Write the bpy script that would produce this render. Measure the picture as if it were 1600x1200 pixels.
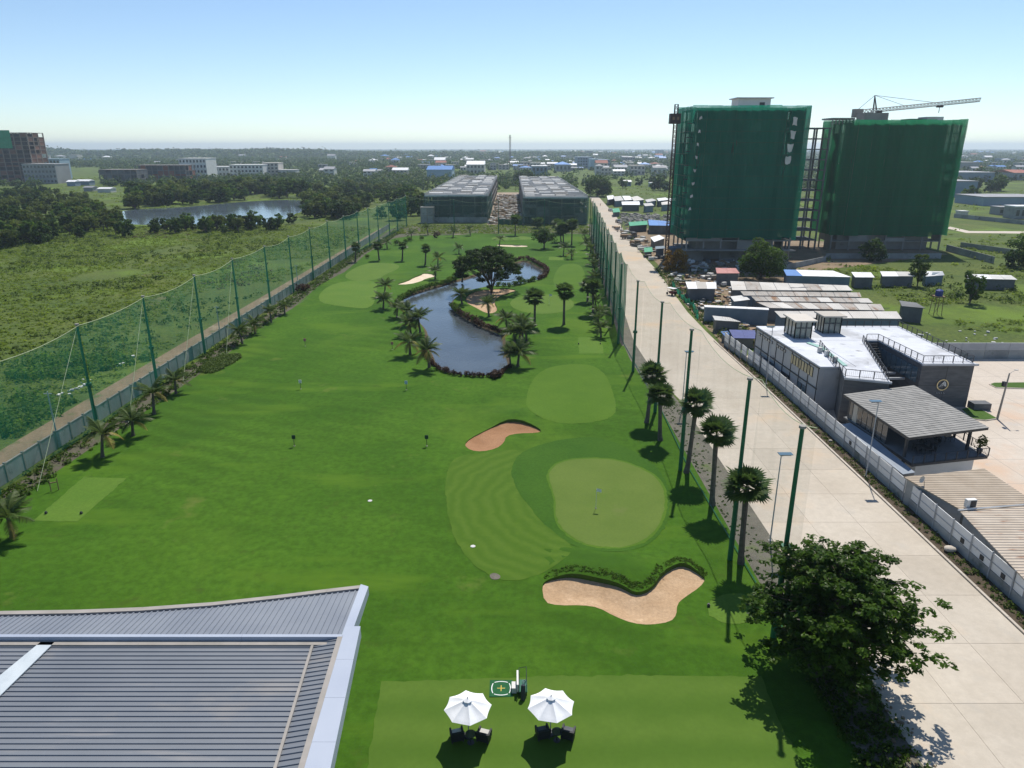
import bpy, math, random
import numpy as np
from mathutils import Vector, Matrix
from mathutils.geometry import delaunay_2d_cdt

# ---------------------------------------------------------------- camera, sky, sun, exposure
S = bpy.context.scene
for o in list(bpy.data.objects): bpy.data.objects.remove(o)
COL = S.collection
R = math.radians
F, H, PITCH = 1110.0, 35.0, R(18.43)
SUN_EL, SUN_AZ = R(56), R(17)          # azimuth clockwise from +Y (straight ahead)

cam = bpy.data.cameras.new('camera'); camo = bpy.data.objects.new('camera', cam); COL.objects.link(camo)
cam.sensor_width = 36; cam.lens = 36 * F / 1600; cam.clip_start = 0.5; cam.clip_end = 30000
camo.location = (0, 0, H); camo.rotation_euler = (R(90) - PITCH, 0, 0)
S.camera = camo

W = bpy.data.worlds.new('World'); S.world = W; W.use_nodes = True
nt = W.node_tree; bg = nt.nodes['Background']
sk = nt.nodes.new('ShaderNodeTexSky'); sk.sky_type = 'NISHITA'; sk.sun_disc = False
sk.sun_elevation = SUN_EL; sk.sun_rotation = SUN_AZ; sk.altitude = 30
sk.air_density = 0.8; sk.dust_density = 0.1; sk.ozone_density = 1.8
tn = nt.nodes.new('ShaderNodeMix'); tn.data_type = 'RGBA'; tn.blend_type = 'MULTIPLY'; tn.inputs[0].default_value = 1; tn.inputs[7].default_value = (.93, .97, .985, 1)
nt.links.new(sk.outputs[0], tn.inputs[6]); nt.links.new(tn.outputs[2], bg.inputs[0]); bg.inputs[1].default_value = 0.128

sl = bpy.data.lights.new('sun', 'SUN'); sl.energy = 4.9; sl.angle = R(0.53); sl.color = (1.0, 0.95, 0.87)
so = bpy.data.objects.new('sun', sl); COL.objects.link(so); so.location = (60, 200, 300)
sd = Vector((math.sin(SUN_AZ) * math.cos(SUN_EL), math.cos(SUN_AZ) * math.cos(SUN_EL), math.sin(SUN_EL)))
so.rotation_euler = sd.to_track_quat('Z', 'Y').to_euler()

S.view_settings.view_transform = 'Standard'; S.view_settings.look = 'None'
S.view_settings.exposure = 0.1; S.view_settings.gamma = 1.0; S.view_settings.use_curve_mapping = False
S.cycles.max_bounces = 6; S.cycles.transparent_max_bounces = 16; S.cycles.volume_bounces = 0
S.cycles.use_denoising = True

# ---------------------------------------------------------------- picture -> place
_c, _s = math.cos(PITCH), math.sin(PITCH)
def P(x, y, z=0.0):
    """point at height z seen at photograph pixel (x, y) (1600x1200)"""
    a = (x - 800) / F; b = -(y - 600) / F
    t = (z - H) / (-_s + b * _c)
    return Vector((a * t, (_c + b * _s) * t, z))
def PY(x, y, Y):
    """point at depth Y seen at the pixel"""
    a = (x - 800) / F; b = -(y - 600) / F
    t = Y / (_c + b * _s)
    return Vector((a * t, Y, H + (-_s + b * _c) * t))
def hz(x, y):
    """height of the golf course lawn"""
    if x < -51 or x > 20.5 or y > 318: return 0.0
    e = min(1, (x + 51) / 6, (20.5 - x) / 6, (318 - y) / 10)
    h = 0.13 * math.sin(x * 0.21 + 1.3 * math.sin(y * 0.07)) * math.cos(y * 0.13 + 0.5)
    for (mx, my, a, s) in MOUNDS:
        d2 = ((x - mx) ** 2 + (y - my) ** 2) / (s * s)
        if d2 < 9: h += a * math.exp(-d2)
    return h * e
def _m(x, y): v = P(x, y); return v.x, v.y
MOUNDS = [(*_m(960, 890), .55, 2.6), (*_m(905, 890), .45, 2.4), (*_m(1010, 895), .45, 2.4), (*_m(1085, 880), .4, 2.2),
          (*_m(790, 650), .4, 3), (*_m(830, 655), .35, 3), (*_m(805, 376), .6, 6), (*_m(640, 430), .4, 4)]
def G(x, y):
    v = P(x, y); v.z = hz(v.x, v.y); return v

# ---------------------------------------------------------------- materials
MATS = {}
def _new(name):
    m = bpy.data.materials.new(name); m.use_nodes = True; MATS[name] = m
    n = m.node_tree; return m, n, n.nodes, n.links, n.nodes['Principled BSDF']
def _noise(n, l, pos, scale, detail=4, rough=.6, stretch=None):
    t = n.new('ShaderNodeTexNoise'); t.inputs['Scale'].default_value = scale
    t.inputs['Detail'].default_value = detail; t.inputs['Roughness'].default_value = rough
    if stretch:
        mp = n.new('ShaderNodeMapping'); mp.inputs['Scale'].default_value = stretch
        l.new(pos, mp.inputs[0]); l.new(mp.outputs[0], t.inputs['Vector'])
    else: l.new(pos, t.inputs['Vector'])
    return t.outputs['Fac']
def _ramp(n, l, fac, stops):
    r = n.new('ShaderNodeValToRGB'); e = r.color_ramp.elements
    while len(e) < len(stops): e.new(0.5)
    for el, (p, c) in zip(e, stops): el.position = p; el.color = (*c, 1)
    l.new(fac, r.inputs[0]); return r.outputs[0]
def _math(n, l, op, a, b=None):
    m = n.new('ShaderNodeMath'); m.operation = op
    for i, v in enumerate((a, b)):
        if v is None: continue
        if isinstance(v, (int, float)): m.inputs[i].default_value = v
        else: l.new(v, m.inputs[i])
    return m.outputs[0]
def _mix(n, l, fac, a, b, mode='MIX'):
    m = n.new('ShaderNodeMix'); m.data_type = 'RGBA'; m.blend_type = mode
    for i, v in ((0, fac), (6, a), (7, b)):
        if isinstance(v, (int, float)): m.inputs[i].default_value = v
        elif isinstance(v, tuple): m.inputs[i].default_value = (*v, 1)
        else: l.new(v, m.inputs[i])
    return m.outputs[2]
def mat(name, c1, c2=None, scale=1.0, rough=.8, bump=0.0, bscale=None, metal=0.0, spec=.25, stretch=None, rnd=0.0,
        patches=None, fine=None, ribs=None, contrast=.18, joints=None, stripes=None):
    """c1..c2 by noise; patches=(colour, scale, threshold) of stain; ribs=(axis, pitch, depth); joints=(pitch_x, pitch_y, width)"""
    if name in MATS: return MATS[name]
    m, nt_, n, l, b = _new(name)
    g = n.new('ShaderNodeNewGeometry'); pos = g.outputs['Position']
    c2 = c2 or tuple(min(1, v * 1.25) for v in c1)
    col = _ramp(n, l, _noise(n, l, pos, scale, 5, .62, stretch), [(.5 - contrast, c1), (.5 + contrast, c2)])
    if fine:
        f = _noise(n, l, pos, fine[0], 3, .7)
        fr_ = n.new('ShaderNodeMapRange'); fr_.inputs[1].default_value = .36; fr_.inputs[2].default_value = .64; l.new(f, fr_.inputs[0])
        col = _mix(n, l, _math(n, l, 'MULTIPLY', fr_.outputs[0], fine[1]), col, tuple(v * .5 for v in c1))
    for pt in (patches or []):
        f = _noise(n, l, pos, pt[1], 5, .6, pt[3] if len(pt) > 3 else None)
        rr = n.new('ShaderNodeMapRange'); rr.inputs[1].default_value = pt[2]; rr.inputs[2].default_value = pt[2] + .12
        l.new(f, rr.inputs[0]); col = _mix(n, l, rr.outputs[0], col, pt[0])
    if stripes:
        dt = n.new('ShaderNodeVectorMath'); dt.operation = 'DOT_PRODUCT'; l.new(pos, dt.inputs[0]); dt.inputs[1].default_value = (stripes[0], stripes[1], 0)
        ph = _math(n, l, 'ADD', dt.outputs['Value'], _math(n, l, 'MULTIPLY', _noise(n, l, pos, .05, 2), 7))
        wv = _math(n, l, 'ADD', _math(n, l, 'MULTIPLY', _math(n, l, 'SINE', _math(n, l, 'MULTIPLY', ph, 6.2832 / stripes[2])), .5), .5)
        mk = n.new('ShaderNodeMapRange'); mk.inputs[1].default_value = .45; mk.inputs[2].default_value = .62; mk.inputs[4].default_value = stripes[3]; l.new(_noise(n, l, pos, .03, 3), mk.inputs[0])
        col = _mix(n, l, _math(n, l, 'MULTIPLY', wv, mk.outputs[0]), col, tuple(v * .55 for v in c1))
    sep = None
    if ribs or joints:
        sep = n.new('ShaderNodeSeparateXYZ'); l.new(pos, sep.inputs[0])
    if joints:
        jx, jy, jw, jc = joints
        for ax, pitch in ((0, jx), (1, jy)):
            if not pitch: continue
            fr = _math(n, l, 'FRACT', _math(n, l, 'DIVIDE', sep.outputs[ax], pitch))
            ln = _math(n, l, 'LESS_THAN', fr, jw / pitch)
            col = _mix(n, l, _math(n, l, 'MULTIPLY', ln, .6), col, jc)
    if rnd:
        oi = n.new('ShaderNodeObjectInfo')
        k = _math(n, l, 'ADD', _math(n, l, 'MULTIPLY', oi.outputs['Random'], 2 * rnd), 1 - rnd)
        mm = n.new('ShaderNodeVectorMath'); mm.operation = 'SCALE'; l.new(col, mm.inputs[0]); l.new(k, mm.inputs['Scale'])
        col = mm.outputs[0]
    l.new(col, b.inputs['Base Color'])
    b.inputs['Roughness'].default_value = rough; b.inputs['Metallic'].default_value = metal
    b.inputs['Specular IOR Level'].default_value = spec
    if bump or ribs:
        bp = n.new('ShaderNodeBump'); bp.inputs['Strength'].default_value = 1
        if ribs:
            w = _math(n, l, 'SINE', _math(n, l, 'MULTIPLY', sep.outputs[ribs[0]], 2 * math.pi / ribs[1]))
            bp.inputs['Distance'].default_value = ribs[2]; l.new(w, bp.inputs['Height'])
        else:
            bp.inputs['Distance'].default_value = bump
            l.new(_noise(n, l, pos, bscale or scale * 8, 4, .7), bp.inputs['Height'])
        l.new(bp.outputs[0], b.inputs['Normal'])
    return m
def leafmat(name, dark, light, trans=.3, rough=.55, rnd=.2):
    if name in MATS: return MATS[name]
    m, nt_, n, l, b = _new(name)
    at = n.new('ShaderNodeAttribute'); at.attribute_name = 'tint'
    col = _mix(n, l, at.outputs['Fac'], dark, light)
    oi = n.new('ShaderNodeObjectInfo')
    k = _math(n, l, 'ADD', _math(n, l, 'MULTIPLY', oi.outputs['Random'], 2 * rnd), 1 - rnd)
    mm = n.new('ShaderNodeVectorMath'); mm.operation = 'SCALE'; l.new(col, mm.inputs[0]); l.new(k, mm.inputs['Scale'])
    col = mm.outputs[0]
    l.new(col, b.inputs['Base Color']); b.inputs['Roughness'].default_value = rough; b.inputs['Specular IOR Level'].default_value = .12
    tr = n.new('ShaderNodeBsdfTranslucent'); l.new(col, tr.inputs[0])
    mx = n.new('ShaderNodeMixShader'); mx.inputs[0].default_value = trans
    l.new(b.outputs[0], mx.inputs[1]); l.new(tr.outputs[0], mx.inputs[2])
    l.new(mx.outputs[0], n['Material Output'].inputs[0])
    return m
def netmat(name, col, cover, trans=.4, vary=.25, scale=.6, stretch=(1, 1, .25)):
    if name in MATS: return MATS[name]
    m, nt_, n, l, b = _new(name)
    g = n.new('ShaderNodeNewGeometry')
    f = _noise(n, l, g.outputs['Position'], scale, 4, .6, stretch)
    cov = n.new('ShaderNodeMapRange'); cov.inputs[1].default_value = .3; cov.inputs[2].default_value = .7
    cov.inputs[3].default_value = max(0, cover - vary); cov.inputs[4].default_value = min(1, cover + vary); l.new(f, cov.inputs[0])
    oi = n.new('ShaderNodeObjectInfo')
    cc = _mix(n, l, _math(n, l, 'MULTIPLY', oi.outputs['Random'], .5), col, tuple(v * .6 for v in col))
    d = n.new('ShaderNodeBsdfDiffuse'); l.new(cc, d.inputs[0])
    t = n.new('ShaderNodeBsdfTranslucent'); l.new(cc, t.inputs[0])
    a = n.new('ShaderNodeMixShader'); a.inputs[0].default_value = trans; l.new(d.outputs[0], a.inputs[1]); l.new(t.outputs[0], a.inputs[2])
    tp = n.new('ShaderNodeBsdfTransparent')
    x = n.new('ShaderNodeMixShader'); l.new(cov.outputs[0], x.inputs[0]); l.new(tp.outputs[0], x.inputs[1]); l.new(a.outputs[0], x.inputs[2])
    l.new(x.outputs[0], n['Material Output'].inputs[0]); return m
def glassmat(name, tint, rough=.08):
    if name in MATS: return MATS[name]
    m, nt_, n, l, b = _new(name)
    b.inputs['Base Color'].default_value = (*tint, 1); b.inputs['Roughness'].default_value = rough
    b.inputs['Specular IOR Level'].default_value = .8
    return m

# ---------------------------------------------------------------- mesh building
class MB:
    def __init__(s): s.v = []; s.f = []
    def quad(s, a, b, c, d):
        i = len(s.v); s.v += [tuple(a), tuple(b), tuple(c), tuple(d)]; s.f.append((i, i+1, i+2, i+3)); return s
    def hexa(s, p):          # 8 points: bottom ring of 4 (counter-clockwise), then top ring
        i = len(s.v); s.v += [tuple(q) for q in p]
        for f in ((3,2,1,0),(4,5,6,7),(0,1,5,4),(1,2,6,5),(2,3,7,6),(3,0,4,7)): s.f.append(tuple(i+k for k in f))
        return s
    def box(s, x0, y0, z0, x1, y1, z1):
        return s.hexa([(x0,y0,z0),(x1,y0,z0),(x1,y1,z0),(x0,y1,z0),(x0,y0,z1),(x1,y0,z1),(x1,y1,z1),(x0,y1,z1)])
    def obox(s, c, sx, sy, sz, rz=0, z0=None):
        ca, sa = math.cos(rz), math.sin(rz); x, y, z = c
        zz = (z, z + sz)
        p = [(x + ca*a*sx/2 - sa*b*sy/2, y + sa*a*sx/2 + ca*b*sy/2, h) for h in zz for a, b in ((-1,-1),(1,-1),(1,1),(-1,1))]
        return s.hexa(p)
    def prism(s, poly, z0, z1):
        n = len(poly); i = len(s.v)
        z0f = z0 if callable(z0) else (lambda k: z0); z1f = z1 if callable(z1) else (lambda k: z1)
        s.v += [(p[0], p[1], z0f(k)) for k, p in enumerate(poly)] + [(p[0], p[1], z1f(k)) for k, p in enumerate(poly)]
        s.f.append(tuple(range(i + n - 1, i - 1, -1))); s.f.append(tuple(range(i + n, i + 2 * n)))
        for k in range(n): s.f.append((i + k, i + (k+1) % n, i + n + (k+1) % n, i + n + k))
        return s
    def tube(s, pts, rad, n=6, cap=True):
        pts = [Vector(p) for p in pts]
        rad = rad if isinstance(rad, (list, tuple)) else [rad] * len(pts)
        i0 = len(s.v)
        for k, p in enumerate(pts):
            d = (pts[min(k+1, len(pts)-1)] - pts[max(k-1, 0)]).normalized()
            u = d.cross(Vector((0, 0, 1)) if abs(d.z) < .9 else Vector((1, 0, 0))).normalized(); w = d.cross(u)
            for j in range(n):
                a = 2 * math.pi * j / n; s.v.append(tuple(p + (u * math.cos(a) + w * math.sin(a)) * rad[k]))
        for k in range(len(pts) - 1):
            for j in range(n):
                a = i0 + k*n + j; b = i0 + k*n + (j+1) % n; s.f.append((a, b, b + n, a + n))
        if cap:
            s.f.append(tuple(range(i0 + n - 1, i0 - 1, -1))); s.f.append(tuple(range(i0 + (len(pts)-1)*n, i0 + len(pts)*n)))
        return s
    def bar(s, a, b, w): return s.tube([a, b], w, 4)
    def grid(s, fn, nu, nv):
        i = len(s.v)
        for a in range(nu + 1):
            for b in range(nv + 1): s.v.append(tuple(fn(a / nu, b / nv)))
        for a in range(nu):
            for b in range(nv):
                k = i + a * (nv + 1) + b; s.f.append((k, k + nv + 1, k + nv + 2, k + 1))
        return s
    def mesh(s, name, m):
        me = bpy.data.meshes.new(name); me.from_pydata(s.v, [], s.f); me.update()
        if m: me.materials.append(m)
        return me
    def build(s, name, m, parent=None, smooth=False):
        me = s.mesh(name, m)
        if smooth: me.shade_smooth()
        return put(name, me, parent)
def put(name, me, parent=None, loc=None, rz=0.0, scale=None, rot=None):
    o = bpy.data.objects.new(name, me); COL.objects.link(o)
    if parent is not None:
        o.parent = parent
    if loc is not None: o.location = loc
    if rot is not None: o.rotation_euler = rot
    elif rz: o.rotation_euler = (0, 0, rz)
    if scale is not None: o.scale = (scale,) * 3 if isinstance(scale, (int, float)) else scale
    return o
def tag(o, label=None, cat=None, group=None, kind=None):
    if label:
        assert 4 <= len(label.split()) <= 16, label
        o['label'] = label
    if cat: o['category'] = cat
    if group: o['group'] = group
    if kind: o['kind'] = kind
    return o
def thing(name, label, cat, loc=(0, 0, 0), rz=0.0, group=None, scale=None):
    return tag(put(name, None, None, loc, rz, scale), label, cat, group)
KIDS = {}
def part(name, me, parent, loc=(0, 0, 0), rz=0.0, scale=None, rot=None):
    o = put(name, me, parent, loc, rz, scale, rot); KIDS.setdefault(parent.name, []).append(o); return o
def copy_tree(src, loc, rz=0.0, scale=None, label=None, group=None):
    r = src.copy(); COL.objects.link(r); r.location = loc; r.rotation_euler = (0, 0, rz)
    if scale is not None: r.scale = (scale,) * 3 if isinstance(scale, (int, float)) else scale
    if label: tag(r, label)
    if group: r['group'] = group
    for k in KIDS.get(src.name, []):
        c = k.copy(); COL.objects.link(c); c.parent = r; KIDS.setdefault(r.name, []).append(c)
        for k2 in KIDS.get(k.name, []):
            d = k2.copy(); COL.objects.link(d); d.parent = c
    return r
def quadmesh(name, V, tint, m):
    """V (n,4,3) numpy -> mesh of loose quads with a tint attribute"""
    n = len(V); me = bpy.data.meshes.new(name)
    me.vertices.add(n * 4); me.vertices.foreach_set('co', V.reshape(-1).astype(np.float32))
    me.loops.add(n * 4); me.loops.foreach_set('vertex_index', np.arange(n * 4, dtype=np.int32))
    me.polygons.add(n); me.polygons.foreach_set('loop_start', np.arange(0, n * 4, 4, dtype=np.int32))
    a = me.attributes.new('tint', 'FLOAT', 'POINT'); a.data.foreach_set('value', np.repeat(np.clip(tint, 0, 1), 4).astype(np.float32))
    me.update(calc_edges=True); me.materials.append(m); return me
def inside(poly, X, Y):
    p = np.asarray(poly); X = np.asarray(X); Y = np.asarray(Y); r = np.zeros(X.shape, bool); j = len(p) - 1
    for i in range(len(p)):
        c = ((p[i,1] > Y) != (p[j,1] > Y)); dy = p[j,1] - p[i,1]
        with np.errstate(divide='ignore', invalid='ignore'):
            xx = (p[j,0] - p[i,0]) * (Y - p[i,1]) / (dy if dy else 1e-9) + p[i,0]
        r ^= c & (X < xx); j = i
    return r
def smooth_poly(pts, it=2):
    for _ in range(it):
        q = []
        for i in range(len(pts)):
            a, b = Vector(pts[i][:2]), Vector(pts[(i+1) % len(pts)][:2]); q += [a*.75 + b*.25, a*.25 + b*.75]
        pts = q
    return [(p[0], p[1]) for p in pts]
def sheet(name, outer, holes, step, zf, m, kind='structure', ystep=None):
    """triangulated sheet of a polygon with holes, following zf"""
    o = np.array(outer); vs = []; es = []
    for ring in [outer] + holes:
        i = len(vs); vs += [Vector(p) for p in ring]; es += [(i+k, i + (k+1) % len(ring)) for k in range(len(ring))]
    gx, gy = np.meshgrid(np.arange(o[:,0].min(), o[:,0].max(), step), np.arange(o[:,1].min(), o[:,1].max(), ystep or step))
    gx = gx.ravel(); gy = gy.ravel(); ok = inside(outer, gx, gy)
    for h in holes: ok &= ~inside(h, gx, gy)
    vs += [Vector((x, y)) for x, y in zip(gx[ok], gy[ok])]
    v, e, f, *_r = delaunay_2d_cdt(vs, es, [], 0, 1e-5)
    va = np.array([(p.x, p.y) for p in v]); fa = np.array([t for t in f if len(t) == 3])
    cx = va[fa].mean(1); ok = inside(outer, cx[:,0], cx[:,1])
    for h in holes: ok &= ~inside(h, cx[:,0], cx[:,1])
    me = bpy.data.meshes.new(name)
    me.from_pydata([(x, y, zf(x, y)) for x, y in va], [], [tuple(int(k) for k in t) for t in fa[ok]])
    me.update(); me.materials.append(m); me.shade_smooth()
    if len(me.polygons) and me.polygons[0].normal.z < 0: me.flip_normals()
    ob = put(name, me); ob['kind'] = kind; return ob
def ragged(poly, amp=.10, step=.5, seed=1):
    r = np.random.default_rng(seed); out = []
    for i in range(len(poly)):
        a, b = np.array(poly[i]), np.array(poly[(i+1) % len(poly)]); n = max(1, int(np.hypot(*(b - a)) / step))
        out += [tuple(a + (b - a) * k / n + r.normal(size=2) * amp * .5) for k in range(n)]
    return out
def pxpoly(pts, z=0): return [tuple(P(x, y, z)[:2]) for x, y in pts]
RNG = np.random.default_rng(11); random.seed(5)
# ================================================================ SETTING
M_field = mat('field', (.060,.105,.012), (.130,.160,.026), .045, .95, .15, 1.5, patches=[((.110,.175,.014), .03, .52), ((.150,.125,.055), .05, .62), ((.042,.072,.012), .12, .58)], fine=(1.2, .7))
M_lawn = mat('lawn', (.043,.112,.0075), (.070,.156,.012), .045, .95, .03, 7, spec=.10, contrast=.13, patches=[((.088,.160,.015), .020, .53), ((.036,.092,.009), .026, .54), ((.072,.146,.011), .10, .56, (.35, 1.3, 1)), ((.120,.155,.030), .13, .64), ((.050,.098,.010), .4, .6), ((.14,.15,.045), .9, .70)], fine=(1.3, .45), stripes=(.35, .94, 3.4, .42))
M_tee = mat('tee_turf', (.084,.168,.020), (.112,.190,.026), .12, .95, .012, 12, spec=.12, fine=(3, .3))
def stripe_turf(name, c1, c2, center=None, pitch=2.4, axis=1):
    m, t_, n, l, b = _new(name); g = n.new('ShaderNodeNewGeometry')
    if center:
        d = n.new('ShaderNodeVectorMath'); d.operation = 'DISTANCE'; l.new(g.outputs['Position'], d.inputs[0]); d.inputs[1].default_value = (*center, 0); v = d.outputs['Value']
    else:
        sp = n.new('ShaderNodeSeparateXYZ'); l.new(g.outputs['Position'], sp.inputs[0]); v = sp.outputs[axis]
    wob = _math(n, l, 'MULTIPLY', _noise(n, l, g.outputs['Position'], .35, 3), 2.2)
    w = _math(n, l, 'SINE', _math(n, l, 'MULTIPLY', _math(n, l, 'ADD', v, wob), 2 * math.pi / pitch))
    w = _math(n, l, 'ADD', _math(n, l, 'MULTIPLY', w, .4), .5)
    w = _math(n, l, 'MULTIPLY', w, _math(n, l, 'ADD', _noise(n, l, g.outputs['Position'], .5, 4), .4))
    col = _mix(n, l, w, c1, c2)
    col = _mix(n, l, _math(n, l, 'MULTIPLY', _noise(n, l, g.outputs['Position'], 3, 3), .35), col, tuple(x * .5 for x in c1))
    l.new(col, b.inputs['Base Color']); b.inputs['Roughness'].default_value = .95; b.inputs['Specular IOR Level'].default_value = .12
    return m
M_sand = mat('sand', (.42,.275,.155), (.55,.385,.24), .35, .95, .05, 3, patches=[((.40,.25,.14), .5, .60), ((.64,.47,.31), .9, .62)], fine=(4, .35))
M_sand2 = mat('red_sand', (.30,.155,.075), (.40,.22,.115), .35, .95, .03, 5, fine=(6, .4))
M_sand3 = mat('pale_sand', (.62,.50,.36), (.72,.60,.44), .35, .95, .03, 5)
M_lip = mat('lip_grass', (.04,.085,.012), (.06,.12,.014), .8, .95, .05, 8)
M_bank = mat('earth_bank', (.075,.055,.03), (.12,.09,.045), .7, .95, .08, 4, patches=[((.05,.08,.02), .5, .55)])
M_dirt = mat('dirt', (.20,.145,.09), (.30,.22,.14), .12, .95, .05, 3, patches=[((.10,.12,.04), .2, .58), ((.36,.29,.2), .09, .6)], fine=(2, .4))
M_gravel = mat('gravel', (.13,.12,.095), (.21,.19,.15), .5, .95, .06, 9, patches=[((.10,.13,.04), .25, .6)], fine=(7, .45))
M_soil = mat('dark_soil', (.06,.045,.03), (.12,.09,.06), .6, .95, .08, 4, fine=(5, .4))
M_conc = mat('road_concrete', (.455,.395,.315), (.545,.485,.40), .12, .9, .008, 4, rnd=.05, patches=[((.54,.41,.28), .06, .55), ((.45,.405,.34), .3, .6), ((.37,.30,.22), .13, .66), ((.34,.30,.25), .5, .70, (3, .12, 1)), ((.30,.25,.19), .8, .74)], fine=(1.4, .16))
M_yard = mat('yard_concrete', (.50,.43,.35), (.60,.53,.45), .07, .9, .008, 4, patches=[((.55,.40,.29), .06, .57), ((.46,.42,.38), .22, .63)], fine=(1.5, .14))
M_kerb = mat('kerb_concrete', (.42,.37,.30), (.55,.49,.42), .8, .9, .01, 9, rnd=.1)
M_concrete = mat('raw_concrete', (.24,.225,.20), (.34,.32,.29), .15, .9, .01, 2, patches=[((.16,.15,.135), .2, .6)])
M_wall = mat('block_wall', (.24,.25,.25), (.36,.37,.36), .3, .9, .01, 5, rnd=.14, patches=[((.13,.15,.13), .5, .58)])

# --- water: glossy dark water with small ripples
def watermat(name, col, bump, scale):
    m, t_, n, l, b = _new(name); g = n.new('ShaderNodeNewGeometry')
    b.inputs['Roughness'].default_value = .06; b.inputs['IOR'].default_value = 1.33; b.inputs['Specular IOR Level'].default_value = .6
    col = _ramp(n, l, _noise(n, l, g.outputs['Position'], .08, 3), [(.35, col), (.65, tuple(c * 1.5 for c in col))]); l.new(col, b.inputs['Base Color'])
    bp = n.new('ShaderNodeBump'); bp.inputs['Distance'].default_value = bump
    l.new(_noise(n, l, g.outputs['Position'], scale, 3, .55, (1, .45, 1)), bp.inputs['Height']); l.new(bp.outputs[0], b.inputs['Normal']); return m
M_water = watermat('pond_water', (.050,.060,.066), .035, 2.2)
M_lake = watermat('lake_water', (.075,.10,.12), .05, .8)

POND = smooth_poly(pxpoly([(676,567),(683,577),(710,584),(738,587),(761,586),(783,579),(799,569),(796,556),(791,545),(789,522),(776,515),(755,508),(736,498),(716,487),(706,476),(710,467),(718,460),(731,453),(750,449),(764,446.5),(779,446),(796,446.5),(812,444.5),(828,440),(841,437),(850,432.5),(853,425),(849,420),(839,414.5),(826,407.5),(815,406.5),(807,409),(780,415.5),(755,424),(735,431),(715,436.5),(690,443.5),(661,451),(635,460.5),(623,468),(625,477),(633,485),(648,497),(661,512),(664,521),(663,531),(667,542),(672,554)]), 1)
B1 = smooth_poly(pxpoly([(846.5,915),(854,907),(879,902),(897.5,902.5),(929,909),(960,915),(976,921),(991,929),(1007,927.5),(1022.5,918),(1035,899),(1057,885),(1072.5,885),(1094,898),(1103,905.6),(1094,918),(1069,935),(1058,945),(1057,962),(1047.5,973),(1016,978.4),(988,976),(960,965),(935,951),(910,947),(872.5,947),(850.6,941.6)]), 1)
B2 = smooth_poly(pxpoly([(724.7,694.7),(735,684),(760,671),(788,659),(810,659),(835,666.6),(847.5,674),(838,677),(810,677),(791,680.6),(787.5,691.6),(775.6,701),(754,706),(735,704)]), 1)
B3 = smooth_poly(pxpoly([(617,445),(637.5,439),(646,434),(658,430),(661,427),(670.6,427),(686,431),(665,435.5),(658,440),(640,445)]), 1)
B4 = smooth_poly(pxpoly([(727,472),(730,461),(747,453.5),(781,450.5),(800,451.5),(807.5,454),(798,456.5),(777.5,464),(772,472),(778,484),(772,489.5),(759,489.5),(742,480)]), 1)
B5 = smooth_poly(pxpoly([(773,382),(792,382),(822,383),(826,384.5),(817.5,385.7),(796,386),(781,385)]), 1)
def fence_x(y): return 20.0 if y < 130 else 20 + (y - 130) * .073
LAWN = [(-51.6, 8), (21.1, 8), (21.1, 60), (21.1, 130), (fence_x(200) + 1, 200), (fence_x(262) + 1, 262), (fence_x(305) + 1, 305),
        (20, 309), (8, 313), (-6, 306), (-20, 312), (-32, 303), (-42, 300), (-48.5, 290), (-50.5, 250), (-49.5, 210), (-51.6, 190), (-50.2, 160), (-51.8, 140), (-50.5, 118), (-51.2, 95), (-51.9, 70), (-51, 40)]
HOLES = [POND, B1, B2, B3, B4, B5]

inner = [(x * .997 - .02, y * .999 + (.3 if y < 100 else -.3)) for x, y in LAWN]
sheet('ground', [(-9000, -400), (9000, -400), (9000, 14000), (-9000, 14000)], [inner], 40000, lambda x, y: -.025, M_field)
sheet('course_lawn', LAWN, HOLES, 1.6, hz, M_lawn, ystep=1.6)

def shrink(poly, d):
    a = np.array(poly); n = len(a); out = []
    area = sum(a[i,0]*a[(i+1)%n,1] - a[(i+1)%n,0]*a[i,1] for i in range(n))
    sg = 1 if area > 0 else -1
    for i in range(n):
        t = a[(i+1)%n] - a[i-1]; t = t / (np.hypot(*t) + 1e-9); out.append((a[i,0] - sg*t[1]*d, a[i,1] + sg*t[0]*d))
    return out
def hollow(name, poly, zin, d, m):
    """bank from the lawn edge down to zin, d metres inside the outline"""
    inn = shrink(poly, d); b = MB(); n = len(poly)
    for i in range(n):
        j = (i + 1) % n; a, c, e, g = poly[i], poly[j], inn[j], inn[i]
        b.quad((*a, hz(*a)), (*c, hz(*c)), (*e, zin), (*g, zin))
    return b.build(name, m)
hollow('pond_bank', POND, -.8, 1.0, M_bank)['kind'] = 'structure'
sheet('pond_water', shrink(POND, .55), [], 400, lambda x, y: -.45, M_water)
for nm, poly, ms, dp, st in (('bunker', B1, M_sand, .42, .6), ('bunker', B2, M_sand2, .40, .8), ('bunker', B3, M_sand3, .35, 1.5), ('bunker', B4, M_sand, .35, 1.5), ('bunker', B5, M_sand3, .5, 2)):
    pa = np.array(poly)
    def zf(x, y, pa=pa, dp=dp):
        dd = np.sqrt(((pa - (x, y)) ** 2).sum(1)).min(); return hz(x, y) * .3 - .14 - dp * min(1, dd / 2.2)
    so_ = sheet('bunker_sand', poly, [], st, zf, ms)
    bb = MB(); n = len(poly)
    for i in range(n):
        a, c = poly[i], poly[(i+1) % n]; bb.quad((*a, hz(*a) + .01), (*c, hz(*c) + .01), (*c, zf(*c) - .03), (*a, zf(*a) - .03))
    lo = bb.build('bunker_lip', M_lip); lo['kind'] = 'structure'

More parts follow.
